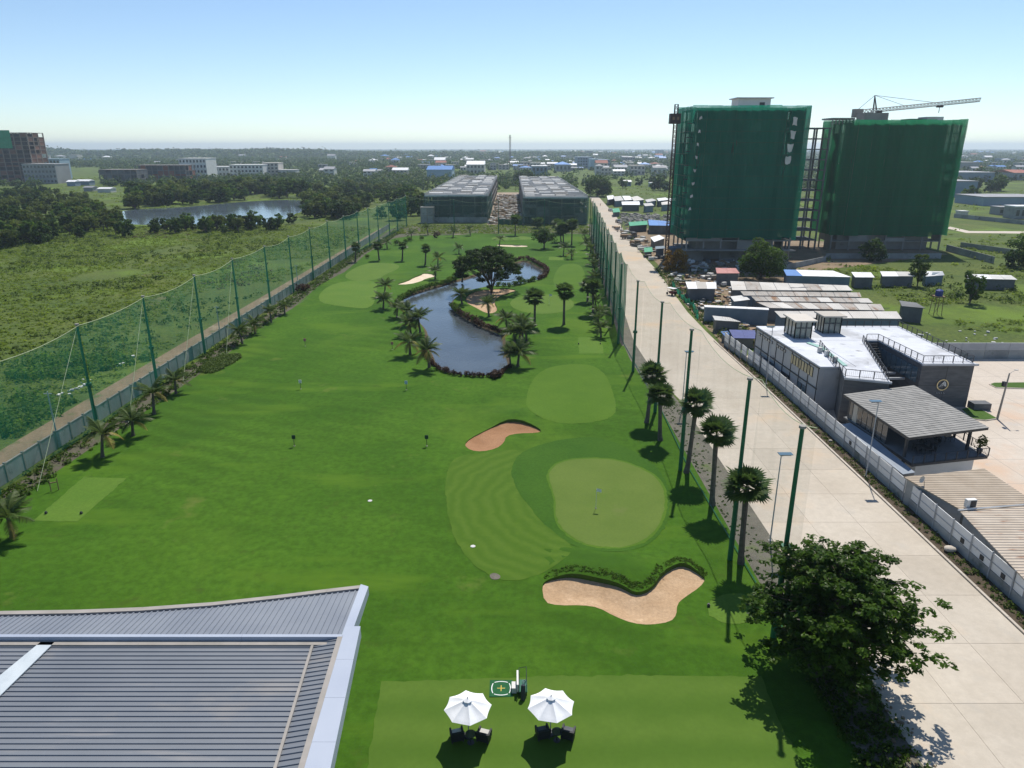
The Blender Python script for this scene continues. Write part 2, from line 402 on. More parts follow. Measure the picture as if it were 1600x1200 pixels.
# --- mown shapes
gc = P(930, 785)
up = lambda k: (lambda x, y: hz(x, y) + k)
M_cres = stripe_turf('crescent_turf', (.062,.130,.011), (.086,.156,.017), (gc.x, gc.y), 1.5)
M_tees = stripe_turf('front_tee_turf', (.070,.138,.016), (.098,.170,.024), None, 3.6)
M_ring = mat('fringe_turf', (.036,.100,.009), (.050,.120,.011), .2, .95, .012, 12, spec=.12, fine=(3, .3))
M_green = mat('green_turf', (.095,.150,.026), (.118,.172,.034), .16, .95, 0, spec=.12, patches=[((.088,.15,.022), .3, .6), ((.125,.155,.045), .22, .62)], fine=(4, .16))
M_green2 = mat('far_green_turf', (.085,.155,.022), (.105,.175,.026), .16, .95, 0, spec=.12, fine=(3, .16))
M_collar = mat('collar_turf', (.066,.140,.012), (.082,.158,.015), .16, .95, 0, spec=.12, fine=(3, .2))
def turf(name, poly, holes, step, zf, m): return sheet(name, ragged(poly), holes, step, zf, m)
turf('mown_crescent', smooth_poly(pxpoly([(694,765),(700,731),(713,713),(760,708),(812,700),(890,730),(870,800),(897,859),(885,878),(835,902.5),(791,909),(754,893),(722.5,865),(704,827.5)]), 2), [], 1.2, up(.02), M_cres)
turf('green_fringe', smooth_poly(pxpoly([(797.5,734),(810,709),(847.5,693),(897.5,684),(941,684),(988,702.5),(1029,731),(1047.5,765),(1046,809),(1029,840),(997.5,859),(960,869),(910,860),(879,843),(847.5,818),(822.5,787),(804,762)]), 2), [], 1.2, up(.032), M_ring)
GREEN = smooth_poly(pxpoly([(856,743),(866,727.5),(891,718),(929,716),(960,718),(997.5,729),(1025.6,744.7),(1039.7,771),(1038,799),(1025.6,827.5),(1000.6,848),(963,859),(929,855.6),(897.5,843),(875.6,824),(868,805.6),(869,784),(863,765)]), 2)
gcx, gcy = np.mean(GREEN, 0)
turf('green_collar', [((x - gcx) * 1.045 + gcx, (y - gcy) * 1.035 + gcy) for x, y in GREEN], [], 1.2, up(.042), M_collar)
turf('putting_green', GREEN, [], 1.2, up(.052), M_green)
turf('front_tee', pxpoly([(560, 1290), (1300, 1290), (1215, 1120), (1190, 1056), (900, 1058), (596, 1063)]), [], 1.5, up(.024), M_tees)
def ell(cx, cy, rx, ry, n=28): return pxpoly([(cx + rx * math.cos(t), cy + ry * math.sin(t)) for t in np.linspace(0, 2 * math.pi, n, endpoint=False)])
turf('small_tee', ell(1148, 951, 42, 24), [], 1.2, up(.022), M_tee)
turf('left_tee', pxpoly([(130,745),(198,746),(120,814),(52,813)]), [], 1.2, up(.022), M_tee)
turf('middle_tee', pxpoly([(903,527),(940,527),(943,553),(905,553)]), [], 1.2, up(.022), M_tee)
turf('far_tee', pxpoly([(858,402),(880,402),(881,407),(857,407)]), [], 2, up(.022), M_tee)
turf('fairway', smooth_poly(pxpoly([(820,640),(826,604),(842,580),(870,570),(920,569),(945,583),(958,610),(966,650),(920,664),(850,662)]), 2), [], 1.6, up(.022), M_collar)
turf('fairway', smooth_poly(pxpoly([(862,446),(868,424),(880,412),(905,412),(914,425),(917,447),(890,456)]), 2), [], 2.4, up(.022), M_collar)
turf('fairway', smooth_poly(pxpoly([(488,470),(520,440),(590,436),(588,460),(582,484),(540,480)]), 2), [], 2.4, up(.022), M_tee)
turf('peninsula_green', ell(847, 475, 50, 15.5), [], 1.6, up(.026), M_green2)
turf('upper_green', smooth_poly(pxpoly([(535,431),(560,415),(585,410),(620,412),(626,419),(604,428),(588,438),(550,439)]), 2), [], 2, up(.026), M_green2)
turf('far_green', ell(800, 373, 32, 4.6), [], 3, up(.026), M_green2)

# --- strips, road, yard
flat = lambda z: (lambda x, y: z)
sheet('wall_verge', [(-54.3, 20), (-51.2, 20), (-51.0, 100), (-49.6, 210), (-50.0, 255), (-48, 292), (-41, 303), (-40, 330), (-54.3, 330)], [], 500, flat(-.012), mat('wall_verge', (.085,.075,.05), (.13,.12,.085), .4, .95, .05, 5, patches=[((.06,.09,.025), .3, .52)], fine=(4, .5)))
sheet('dirt_track', [(-62.5, 20), (-57.2, 20), (-57.0, 330), (-60, 330), (-62, 150)], [], 500, flat(.006), M_dirt)
sheet('gravel_verge', [(21, 10), (24.6, 10), (24.6, 90), (23.2, 112), (23.1, 130), (31.2, 235), (40.5, 347), (36, 347), (fence_x(235), 235), (20.4, 130), (21, 90)], [], 500, flat(.002), M_gravel)
sheet('weedy_ground', [(-54, 300), (-30, 302), (10, 311), (33, 304), (36, 340), (-54, 345)], [], 500, flat(-.014), mat('weeds', (.055,.085,.022), (.14,.13,.065), .12, .95, .1, 2, patches=[((.24,.20,.14), .1, .62)], fine=(1.5, .5)))
road = sheet('road', [(24.5, 2), (38.7, 2), (38.7, 100), (38.9, 139), (39.3, 156), (43.4, 212), (44.9, 247), (48.8, 313), (55.7, 388), (64.5, 545), (57.5, 545), (54, 497), (43, 365), (32, 240), (23, 130), (22.9, 112), (24.5, 98)], [], 8, flat(.0), M_conc)
slab = MB().box(-2.352, -2.985, -.02, 2.352, 2.985, .018).mesh('road_slab', M_conc)
for r_ in range(15):
    for k in range(3):
        put('road_slab', slab, road, (24.5 + 4.733 * (k + .5), 8 + 6 * (r_ + .5), 0))
kerb = put('kerb', None); kerb['kind'] = 'structure'
kb = MB().box(-.11, -.985, 0, .11, .985, .14).mesh('kerbstone', M_kerb)
for i in range(60): put('kerbstone', kb, kerb, (38.85 - (0 if i < 48 else (i - 47) * .03), 12 + 2 * i, 0), rz=0)
sheet('fence_verge', [(38.95, 10), (40.7, 10), (40.6, 125), (39.4, 132), (38.75, 128), (38.95, 100)], [], 500, flat(.03), M_soil)
sheet('paved_yard', [(40.9, 45), (130, 30), (130, 119), (65.3, 119), (60, 121), (40.9, 121)], [], 500, flat(.006), mat('yard_slabs', (.50,.43,.35), (.60,.53,.45), .07, .9, .008, 4, patches=[((.55,.40,.29), .06, .57), ((.46,.42,.38), .22, .63)], fine=(1.5, .14), joints=(5.2, 6.4, .09, (.28,.25,.22))))
M_isle = mat('island_grass', (.05,.11,.012), (.07,.14,.016), .4, .95, .03, 8, fine=(4, .4))
for poly, nm in ((pxpoly([(1545,601),(1552,598.5),(1600,598),(1660,598),(1660,607),(1600,608),(1556,606.5)]), 'planted_island'), (pxpoly([(1500,640),(1518,636),(1535,641),(1560,655),(1540,658),(1515,655)]), 'planted_island')):
    b = MB(); b.prism(poly, 0, .12); o = b.build(nm, M_kerb); o['kind'] = 'structure'
    sheet('island_turf', shrink(poly, .18), [], 500, flat(.135), M_isle)
sheet('site_ground', [(47, 250), (46, 225), (42, 190), (40, 150), (39.6, 126), (60, 126), (70, 140), (74, 190), (96, 215), (150, 246), (150, 262), (95, 300), (60, 330), (52, 330)], [], 500, flat(-.008), M_dirt)
sheet('rubble_yard', [(-12, 345), (5.5, 345), (5.5, 600), (-12, 600)], [], 500, flat(-.004), mat('rubble_ground', (.30,.23,.17), (.48,.38,.29), .12, .95, .1, 1, fine=(1, .6)))
sheet('far_road', [tuple(P(1480, 357)[:2]), tuple(P(1510, 364)[:2]), tuple(P(1700, 366)[:2]), tuple(P(1700, 362)[:2]), tuple(P(1515, 361)[:2]), tuple(P(1484, 354)[:2])], [], 9000, flat(.01), M_yard)
LAKE = smooth_poly(pxpoly([(160,336),(200,328),(240,326),(300,323),(345,318),(400,314),(474,311),(478,324),(474,330),(455,337),(440,345),(400,352),(330,352),(250,352),(190,350),(172,344)]), 2)
sheet('lake_water', LAKE, [], 4000, flat(.02), M_lake)
# low wooded ridge on the left skyline
def ridge(u, v):
    x = -3600 + 4300 * u; y = 2400 + 900 * v
    h = 34 * math.sin(math.pi * v) * (1 - u) ** .8 * (1 + .25 * math.sin(u * 23) + .15 * math.sin(u * 51)) * min(1, 8 * (1 - u))
    return (x, y, h - 1)
ro = MB().grid(ridge, 60, 8).build('hills', M_field, None, True); ro['kind'] = 'structure'
# ================================================================ FENCES WITH NETS
M_pole = mat('pole_green', (.008,.10,.045), (.012,.14,.065), 1.5, .5, spec=.4)
M_rope = mat('rope', (.30,.36,.22), (.42,.46,.30), 4, .8)
M_net_l = netmat('net_left', (.04,.36,.23), .28, .45, .09)
M_net_s = netmat('net_sheer', (.07,.24,.16), .11, .3, .04)
M_net_d = netmat('net_dense', (.010,.19,.10), .80, .5, .20, .8, (1, .6, .1))
M_net_b = netmat('net_back', (.03,.10,.06), .12, .3, .05)
def pole_mesh(h, r):
    b = MB(); b.tube([(0,0,0), (0,0,h*.45), (0,0,h*.45), (0,0,h)], [r, r*.86, r*.72, r*.6], 10); return b.mesh('pole', M_pole)
def net_fence(name, label, pts, h, mats, sag=.7, r=.2, bottom=None, offs=(0, 0), low=.3):
    t = thing(name, label, 'net fence', (*pts[0], 0)); ox, oy = pts[0]
    hs = h if isinstance(h, list) else [h] * len(pts); pms = {q: pole_mesh(q, r) for q in set(hs)}; cm = MB().tube([(0,0,-.18),(0,0,.18)], r*1.5, 8).mesh('collar', M_pole)
    cap = MB().tube([(0,0,-.08),(0,0,.1)], r*1.05, 8).mesh('pole_cap', M_concrete)
    for i, (x, y) in enumerate(pts):
        p = part('pole', pms[hs[i]], t, (x - ox, y - oy, 0)); q = part('collar', cm, p, (0, 0, hs[i] * .45)); part('pole_cap', cap, p, (0, 0, hs[i]))
    for i in range(len(pts) - 1):
        a, c = Vector((*pts[i], 0)), Vector((*pts[i+1], 0)); w = (c - a).length; nrm = Vector((c.y - a.y, a.x - c.x, 0)).normalized()
        sg = sag * (1 + .3 * math.sin(i * 2.3))
        def fn(u, v, a=a, c=c, nrm=nrm, sg=sg, i=i):
            top = hs[i] * (1 - u) + hs[i+1] * u - .1 - sg * 4 * u * (1 - u)
            p = a.lerp(c, u); bow = math.sin(math.pi * v) * (.35 * math.sin(u * math.pi) + .12 * math.sin(u * 17 + i)) 
            p = p + nrm * (bow + .22 * (1 if r > 0 else 0)) + Vector((offs[0], offs[1], 0)); p.z = low + (top - low) * v
            return p - Vector((ox, oy, 0))
        m = mats[i] if isinstance(mats, list) else mats
        part('net_panel', MB().grid(fn, 10, 6).mesh('net_panel', m), t)
        rp = MB().tube([fn(k / 8, 1) for k in range(9)], .035, 4); part('top_rope', rp.mesh('top_rope', M_rope), t)
        if bottom: part('bottom_rail', MB().tube([fn(0, 0), fn(.5, 0), fn(1, 0)], .05, 4).mesh('bottom_rail', M_pole), t)
    return t
LT = [(120,507),(223,463),(303,430),(361,404),(409.5,384),(444,369),(477,356),(509,345),(536,337),(559,330),(578,324.5),(594,320),(612,314),(626,310),(638,305)]
LP = [(-54.2, 46.0), (-54.2, 67.5)] + [(max(-55.2, min(-53.6, P(x, y, 14.2).x)) if i < 9 else -54.2 + (i - 8) * .9, P(x, y, 14.2).y) for i, (x, y) in enumerate(LT)]
LP = [(x, y) for i, (x, y) in enumerate(LP) if i == 0 or y > LP[i-1][1] + 5]
lf = net_fence('range_net_fence', 'tall green see-through net on green poles along grey panel wall beside scrub field', LP, 14.2, M_net_l, .55, .24, None, (0, 0), .6)
for i in range(0, 5):      # stay wires
    a = LP[i + 1]; b_ = LP[i]
    part('stay_wire', MB().tube([(a[0] - LP[0][0], a[1] - LP[0][1], 14), (b_[0] + 3.4 - LP[0][0], b_[1] + 1 - LP[0][1], .1)], .03, 4).mesh('stay_wire', M_rope), lf)
RT = [(1254,667),(1172,592),(1081,515),(1035,472),(997,439),(972,412),(964,393),(956,378),(949.5,366),(942.5,355),(939,347),(935,338),(931,331),(926,322),(922,315),(919,310)]
RH = [17, 17, 16.5, 15.6, 15] + [15] * 11
RP = [(P(x, y, h).x if i < 6 else fence_x(P(x, y, h).y), P(x, y, h).y) for i, ((x, y), h) in enumerate(zip(RT, RH))]
ns = sum(1 for p in RP if p[1] < 127)
net_fence('roadside_net_fence', 'tall net fence on thick green poles between golf course and concrete road', RP, RH, [M_net_s] * ns + [M_net_d] * 30, .9, .24, True, (.8, 0), .15)
yb = P(779, 365).y
BP = [(LP[-1][0], LP[-1][1]), (P(709, 356).x * yb / P(709, 356).y, yb + 3), (P(779, 365).x, yb), (P(849, 362).x, yb), (RP[-1][0], RP[-1][1])]
net_fence('back_net_fence', 'sheer net on slim dark poles in front of the twin netted blocks', BP, 14, M_net_b, 1.0, .2, None, (0, 0), .3)

# panel wall behind the left net
wt = thing('panel_wall', 'grey precast panel wall with posts between golf course and dirt track', 'wall', (-55.6, 20, 0))
pnl = MB().box(-.06, 0, 0, .06, 2.85, 2.05).mesh('wall_panel', M_wall); pst = MB().box(-.12, -.1, 0, .12, .1, 2.3).mesh('post', M_concrete)
cpg = MB().box(-.1, .1, 2.05, .1, 2.9, 2.17).mesh('coping', M_concrete)
for i in range(103):
    part('wall_panel', pnl, wt, (0, 3 * i + .08, 0)); part('post', pst, wt, (0, 3 * i, 0)); part('coping', cpg, wt, (0, 3 * i, 0))

# ================================================================ VEGETATION
def orient(n, rng, up=.0):
    """n random unit normals pulled upwards by up"""
    v = rng.normal(size=(n, 3)); v /= np.linalg.norm(v, axis=1)[:, None]; v[:, 2] = np.abs(v[:, 2]) if up > 0 else v[:, 2]
    v[:, 2] += up; return v / np.linalg.norm(v, axis=1)[:, None]
def leaves(C, N, size, rng, aspect=.55, jit=.35):
    """diamond leaves at C with normals N"""
    n = len(C); r = rng.normal(size=(n, 3)); u = np.cross(N, r); u /= np.linalg.norm(u, axis=1)[:, None] + 1e-9; w = np.cross(N, u)
    s = (size * (1 + jit * rng.uniform(-1, 1, n)))[:, None] / 2
    return np.stack([C - u*s, C + w*s*aspect, C + u*s, C - w*s*aspect], 1)
def blob_leaves(centers, radii, per, size, rng, up=.5, aspect=.7, shell=.45, tint=(.1, .5)):
    """clumps of leaves: centers (k,3), radii (k,3)"""
    k = len(centers); idx = np.repeat(np.arange(k), per)
    d = rng.normal(size=(len(idx), 3)); d /= np.linalg.norm(d, axis=1)[:, None]
    rr = shell + (1 - shell) * rng.uniform(0, 1, len(idx)) ** .6
    C = centers[idx] + d * radii[idx] * rr[:, None]
    N = d * .8 + rng.normal(size=d.shape) * .45; N[:, 2] += up; N /= np.linalg.norm(N, axis=1)[:, None]
    V = leaves(C, N, np.full(len(idx), size), rng, aspect)
    ct = rng.uniform(-.2, .25, k)[idx]
    t = tint[0] + (tint[1] - tint[0]) * rng.uniform(0, 1, len(idx)) + ct
    return V, t
M_bark = mat('bark', (.075,.06,.045), (.13,.105,.08), 2, .9, .03, 8)
M_palmbark = mat('palm_bark', (.085,.075,.06), (.15,.13,.105), 3, .9, .04, 9)
L_dark = leafmat('leaf_dark', (.026,.060,.008), (.092,.165,.018), .55)
L_mid = leafmat('leaf_mid', (.042,.092,.010), (.130,.215,.022), .55)
L_olive = leafmat('leaf_olive', (.066,.098,.014), (.165,.205,.034), .55)
L_bright = leafmat('leaf_bright', (.045,.085,.012), (.13,.19,.030), .35)
L_red = leafmat('leaf_redbrown', (.050,.030,.018), (.120,.066,.040), .4)
L_yellow = leafmat('leaf_yellow', (.16,.14,.02), (.40,.33,.05), .4)
L_orange = leafmat('leaf_orange', (.20,.11,.012), (.42,.24,.03), .35)
L_fore = leafmat('leaf_foreground', (.018,.050,.006), (.115,.210,.018), .5, .4, 0)
L_palm = leafmat('palm_leaf', (.034,.064,.014), (.105,.150,.036), .4, .45)
L_palmy = leafmat('palm_leaf_yellow', (.16,.14,.03), (.34,.28,.07), .35, .45)
L_fan = leafmat('fan_leaf', (.030,.064,.014), (.095,.150,.032), .45, .45)
L_scrub = leafmat('scrub_leaf', (.100,.165,.012), (.240,.310,.026), .55, .6, 0)
L_scrubd = leafmat('scrub_dark', (.042,.078,.012), (.115,.165,.026), .45, .6, 0)
L_dry = leafmat('dry_brush', (.085,.065,.038), (.16,.125,.07), .25, .7, 0)
L_lip = leafmat('lip_blades', (.048,.106,.009), (.092,.160,.015), .5, .6, 0)
L_far = leafmat('woodland_leaf', (.026,.056,.014), (.088,.140,.026), .45, .6, 0)

def tree_meshes(seed, h, w, kind):
    """returns (trunk mesh, crown mesh) for a broadleaf tree h tall, w wide"""
    rng = np.random.default_rng(seed); m = {'dark': L_dark, 'mid': L_mid, 'olive': L_olive, 'bright': L_bright, 'orange': L_orange}[kind[0]]
    lo = kind[1]; nc = kind[2]; per = kind[3]; ls = kind[4]
    th = rng.uniform(0, 2 * math.pi, nc); rr = np.sqrt(rng.uniform(0, 1, nc)) * w * .40
    zt = rng.uniform(0, 1, nc); zc = h * (lo + .08) + (h * (.92 - lo)) * zt * (1 - .55 * (rr / (w * .45)) ** 2)
    C = np.stack([rr * np.cos(th), rr * np.sin(th), zc], 1); rad = rng.uniform(.10, .19, nc) * w
    V, t = blob_leaves(C, np.stack([rad, rad, rad * .7], 1), per, ls, rng, .45, .75)
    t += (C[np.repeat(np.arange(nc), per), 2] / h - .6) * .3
    b = MB(); b.tube([(0,0,-.1), (.05*w*.1,0,h*lo*.6), (0,.02*w,h*(lo+.15))], [w*.035, w*.026, w*.02], 7)
    for k in rng.choice(nc, min(nc, 9), False):
        c = C[k]; b.tube([(0,0,h*lo*.7), tuple((c*.5 + np.array([0,0,h*lo*.45])).tolist()), tuple(c.tolist())], [w*.018, w*.012, w*.004], 5, False)
    return b.mesh('trunk', M_bark), quadmesh('crown', V, t, m)
def add_tree(name, label, loc, meshes, s=1.0, rz=0.0, group=None, cat='tree'):
    t = thing(name, label, cat, loc, rz, group, s); part('trunk', meshes[0], t); part('crown', meshes[1], t); return t

# --- the big tree beside the road: sprays of leaf whorls on level boughs
def roadside_tree():
    rng = np.random.default_rng(3); h, w = 9.6, 11.0; base = Vector((22.1, 41.1, 0))
    t = thing('roadside_tree', 'large dark leafy tree with layered boughs overhanging the concrete road', 'tree', base)
    b = MB(); b.tube([(0,0,-.1), (.1,.1,1.6), (.1,.2,3.2), (0,.3,6.5)], [.32,.24,.2,.08], 9)
    Vs, Ts = [], []
    for k in range(60):
        f = (k + .5) / 60; z = 2.3 + 7.3 * f; reach = w * .5 * math.sqrt(max(.03, 1 - ((f - .30) / .74) ** 2)) * rng.uniform(.66, 1.06)
        a = k * 2.399 + rng.uniform(-.3, .3); z0 = max(1.5, z - 1.5 - .12 * reach)
        tip = Vector((math.cos(a) * reach, math.sin(a) * reach, z + rng.uniform(-.3, .5))); root = Vector((.1, .2, z0))
        mid = root.lerp(tip, .55) + Vector((0, 0, .35)); b.tube([root, mid, tip], [.085, .05, .015], 5, False)
        nw = int(10 + reach * 4.2)
        for j in range(nw):
            u = .22 + .8 * rng.uniform() ** .75; p = (root.lerp(mid, u / .55) if u < .55 else mid.lerp(tip, (u - .55) / .45))
            sp = .28 + .34 * u * reach * .32
            c = np.array(p) + rng.normal(size=3) * np.array([sp, sp, .20])
            nl = 24; ang = rng.uniform(0, 2 * math.pi, nl); rad = rng.uniform(.08, .40, nl)
            C = c + np.stack([np.cos(ang) * rad, np.sin(ang) * rad, rng.normal(size=nl) * .07 - rad * .25], 1)
            N = np.stack([np.cos(ang) * .45, np.sin(ang) * .45, np.ones(nl)], 1) + rng.normal(size=(nl, 3)) * .28; N /= np.linalg.norm(N, axis=1)[:, None]
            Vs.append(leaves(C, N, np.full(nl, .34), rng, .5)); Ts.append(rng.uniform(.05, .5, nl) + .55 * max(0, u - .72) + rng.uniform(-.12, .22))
    part('trunk', b.mesh('trunk', M_bark), t); part('crown', quadmesh('crown', np.concatenate(Vs), np.concatenate(Ts), L_fore), t)
roadside_tree()

# --- spreading tree by the pond
def pond_tree():
    rng = np.random.default_rng(8); base = G(768, 456); h, w = 11.6, 18.4
    t = thing('spreading_tree', 'broad dark umbrella-shaped tree on the sandy bank of the pond', 'tree', base)
    b = MB(); C = []
    for k in range(5):
        a = k * 1.26 + .3; b.tube([(0,0,-.2), (.25*math.cos(a), .25*math.sin(a), 1.2), (1.6*math.cos(a), 1.6*math.sin(a), 3.6), (4.2*math.cos(a), 4.2*math.sin(a), 6.2)], [.36,.26,.2,.08], 6, False)
    for k in range(210):
        a = rng.uniform(0, 2*math.pi); r = math.sqrt(rng.uniform()) * w * .46; f = r / (w * .5)
        zt = h * (.97 - .36 * f ** 2.2); z = zt - rng.uniform(0, 1) ** 1.3 * (2.6 + 3.0 * f); C.append((r*math.cos(a) - .9, r*math.sin(a), max(2.6, z)))
    C = np.array(C); rad = rng.uniform(.75, 1.35, len(C))
    for k in range(0, len(C), 6): b.tube([(C[k][0]*.25, C[k][1]*.25, 3), tuple(C[k]*np.array([.65,.65,.8])), tuple(C[k])], [.12,.08,.03], 4, False)
    V, ti = blob_leaves(C, np.stack([rad, rad, rad*.5], 1), 130, .44, rng, .6, .6, .3)
    part('trunk', b.mesh('trunk', M_bark), t); part('crown', quadmesh('crown', V, ti, L_dark), t)
pond_tree()
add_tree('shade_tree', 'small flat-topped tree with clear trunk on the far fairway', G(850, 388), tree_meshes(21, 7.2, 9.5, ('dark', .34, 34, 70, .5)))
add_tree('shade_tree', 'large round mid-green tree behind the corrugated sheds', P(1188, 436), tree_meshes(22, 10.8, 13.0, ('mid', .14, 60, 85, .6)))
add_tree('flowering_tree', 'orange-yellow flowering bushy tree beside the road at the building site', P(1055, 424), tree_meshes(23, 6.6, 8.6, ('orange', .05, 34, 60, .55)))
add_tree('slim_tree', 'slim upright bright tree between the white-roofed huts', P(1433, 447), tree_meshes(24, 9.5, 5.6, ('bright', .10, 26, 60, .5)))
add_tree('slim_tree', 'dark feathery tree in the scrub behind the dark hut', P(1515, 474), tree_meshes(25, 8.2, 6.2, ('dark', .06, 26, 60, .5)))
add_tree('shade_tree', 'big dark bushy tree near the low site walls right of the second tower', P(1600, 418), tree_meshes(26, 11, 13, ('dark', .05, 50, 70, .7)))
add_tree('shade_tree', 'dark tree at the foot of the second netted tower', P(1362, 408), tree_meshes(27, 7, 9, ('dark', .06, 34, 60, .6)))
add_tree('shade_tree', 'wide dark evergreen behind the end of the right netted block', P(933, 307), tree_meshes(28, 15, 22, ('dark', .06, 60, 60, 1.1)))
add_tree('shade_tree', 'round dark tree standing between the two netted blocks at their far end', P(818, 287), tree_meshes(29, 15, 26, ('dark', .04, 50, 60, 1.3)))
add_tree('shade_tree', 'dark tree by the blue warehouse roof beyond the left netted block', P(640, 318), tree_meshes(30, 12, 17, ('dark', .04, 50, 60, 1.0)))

# --- coconut palms: a trunk and separate fronds
def frond_mesh(L, droop, m, seed):
    rng = np.random.default_rng(seed); q = []; tt = []
    def axis(u): return np.array([L * u * (1 - .12 * droop * u), 0, L * (.42 * u - (.30 + .55 * droop) * u * u)])
    n = 17
    for i in range(n):
        u = .14 + .86 * i / (n - 1); p = axis(u); l = L * .27 * math.sin(math.pi * min(.97, .12 + .86 * u)) ** .8
        d = axis(min(1, u + .02)) - axis(u - .02); d /= np.linalg.norm(d)
        for s in (-1, 1):
            tip = p + d * l * .55 + np.array([0, s * l * .80, -l * (.30 + .25 * rng.uniform())]); wv = d * .055 * L / 2.4 * 1.35
            q.append([p - wv, p + wv, tip + wv * .3, tip - wv * .3]); tt.append(.25 + .5 * rng.uniform())
    for i in range(6):
        a, c = axis(i / 6), axis((i + 1) / 6); o = np.array([0, .035, 0]); q.append([a - o, a + o, c + o, c - o]); tt.append(.95)
    return quadmesh('frond', np.array(q), np.array(tt), m)
FR = [frond_mesh(2.5, .35, L_palm, 1), frond_mesh(2.5, .75, L_palm, 2), frond_mesh(2.3, .15, L_palm, 3)]; FY = frond_mesh(2.4, .95, L_palmy, 4)
def trunk_mesh(h, r, lean=.25):
    b = MB(); b.tube([(0,0,-.1), (lean*.2,0,h*.25), (lean*.55,0,h*.6), (lean,0,h)], [r*1.6, r*1.1, r, r*.8], 8); return b.mesh('trunk', M_palmbark)
TR = [trunk_mesh(1.9, .16), trunk_mesh(2.5, .16, .4)]
def coconut(loc, label, group, s=1.0, seed=0, yellow=2, nf=15):
    rng = random.Random(seed); t = thing('coconut_palm', label, 'palm', loc, rng.uniform(0, 6.28), group, s)
    k = seed % 2; part('trunk', TR[k], t); top = (.25, 0, 1.85) if k == 0 else (.4, 0, 2.45)
    for i in range(nf):
        a = i * 2.399 + rng.uniform(-.2, .2); el = -.62 + .62 * (i / nf) * 2 - (.25 if i > nf * .8 else 0)
        me = FY if (i < yellow) else FR[rng.randrange(3)]
        part('frond', me, t, top, rot=(0, -.25 - .75 * (i / nf) + (.35 if i < 4 else 0), a), scale=rng.uniform(.85, 1.12))
    return t
ORD = ['', 'first', 'second', 'third', 'fourth', 'fifth', 'sixth', 'seventh', 'eighth', 'ninth', 'tenth']
g1 = 'coconut palms along the grey panel wall'; l1 = 'short coconut palm on the lawn beside the grey panel wall'
for i, (x, y, s) in enumerate([(20,838,1.12),(160,714,1.1),(208,681,1.05),(241,647,1.12),(275,615,1.0),(379,537,1.0),(399,521,1.0),(424,504,.95),(445,491,.9)]):
    coconut(G(x, y), 'short coconut palm beside the panel wall, ' + ('just before the left tee' if i == 0 else ORD[i] + ' in the row past the left tee'), g1, s * 1.0, i, 3 if i in (1, 3) else 1)
g2 = 'coconut palms on the near bank of the pond'; l2 = 'coconut palm leaning by the pond edge on the open fairway bank'
for i, (x, y, s) in enumerate([(599,483,1.15),(601,464,1.1),(620,496,1.1),(634,508,1.15),(642,524,1.2),(657,524,1.3),(641,554,1.25),(671,575,1.2)]):
    coconut(G(x, y), l2, g2, s, 20 + i, 4 if i in (4, 6, 7) else 1, 16)
g3 = 'coconut palms on the bank beside the peninsula green'; l3 = 'coconut palm on the pond bank beside the peninsula green'
for i, (x, y, s) in enumerate([(722,475,1.25),(764,495,1.15),(792,514,1.15),(812,528,1.15),(805,541,1.25),(817,545,1.25),(809,571,1.25),(798,573,.9),(823,533,1.1)]):
    coconut(G(x, y), l3, g3, s, 40 + i, 3 if i in (1, 2) else 1, 16)
g4 = 'young palms along the roadside net'; l4 = 'young dark palm growing in the shade of the roadside net'
for i, (x, y, s) in enumerate([(939,527,1.0),(937,515,.9),(934,503,1.15),(932,487,1.0),(931,446,1.2),(929,430,1.2),(926,415,1.25),(921,402,1.2),(917,390,1.25),(914,378,1.2)]):
    coconut(G(x, y), 'young dark palm shaded by the roadside net, ' + ORD[i + 1] + ' going away from the middle tee', g4, s, 60 + i, 0, 13)
g5 = 'small palms at the far end of the course'; l5 = 'small palm on the far lawn before the twin netted blocks'
for i, (x, y, s) in enumerate([(643,374,1.2),(669,367,1.2),(708,371,1.3),(735,368,1.1),(605,388,1.2),(684,418,1.2),(680,436,1.25),(880,400,1.1),(893,405,1.0),(780,386,1.1),(717,397,1.0),(722,440,1.2)]):
    coconut(G(x, y), l5, g5, s, 80 + i, 2 if i in (3, 5, 8) else 0, 12)

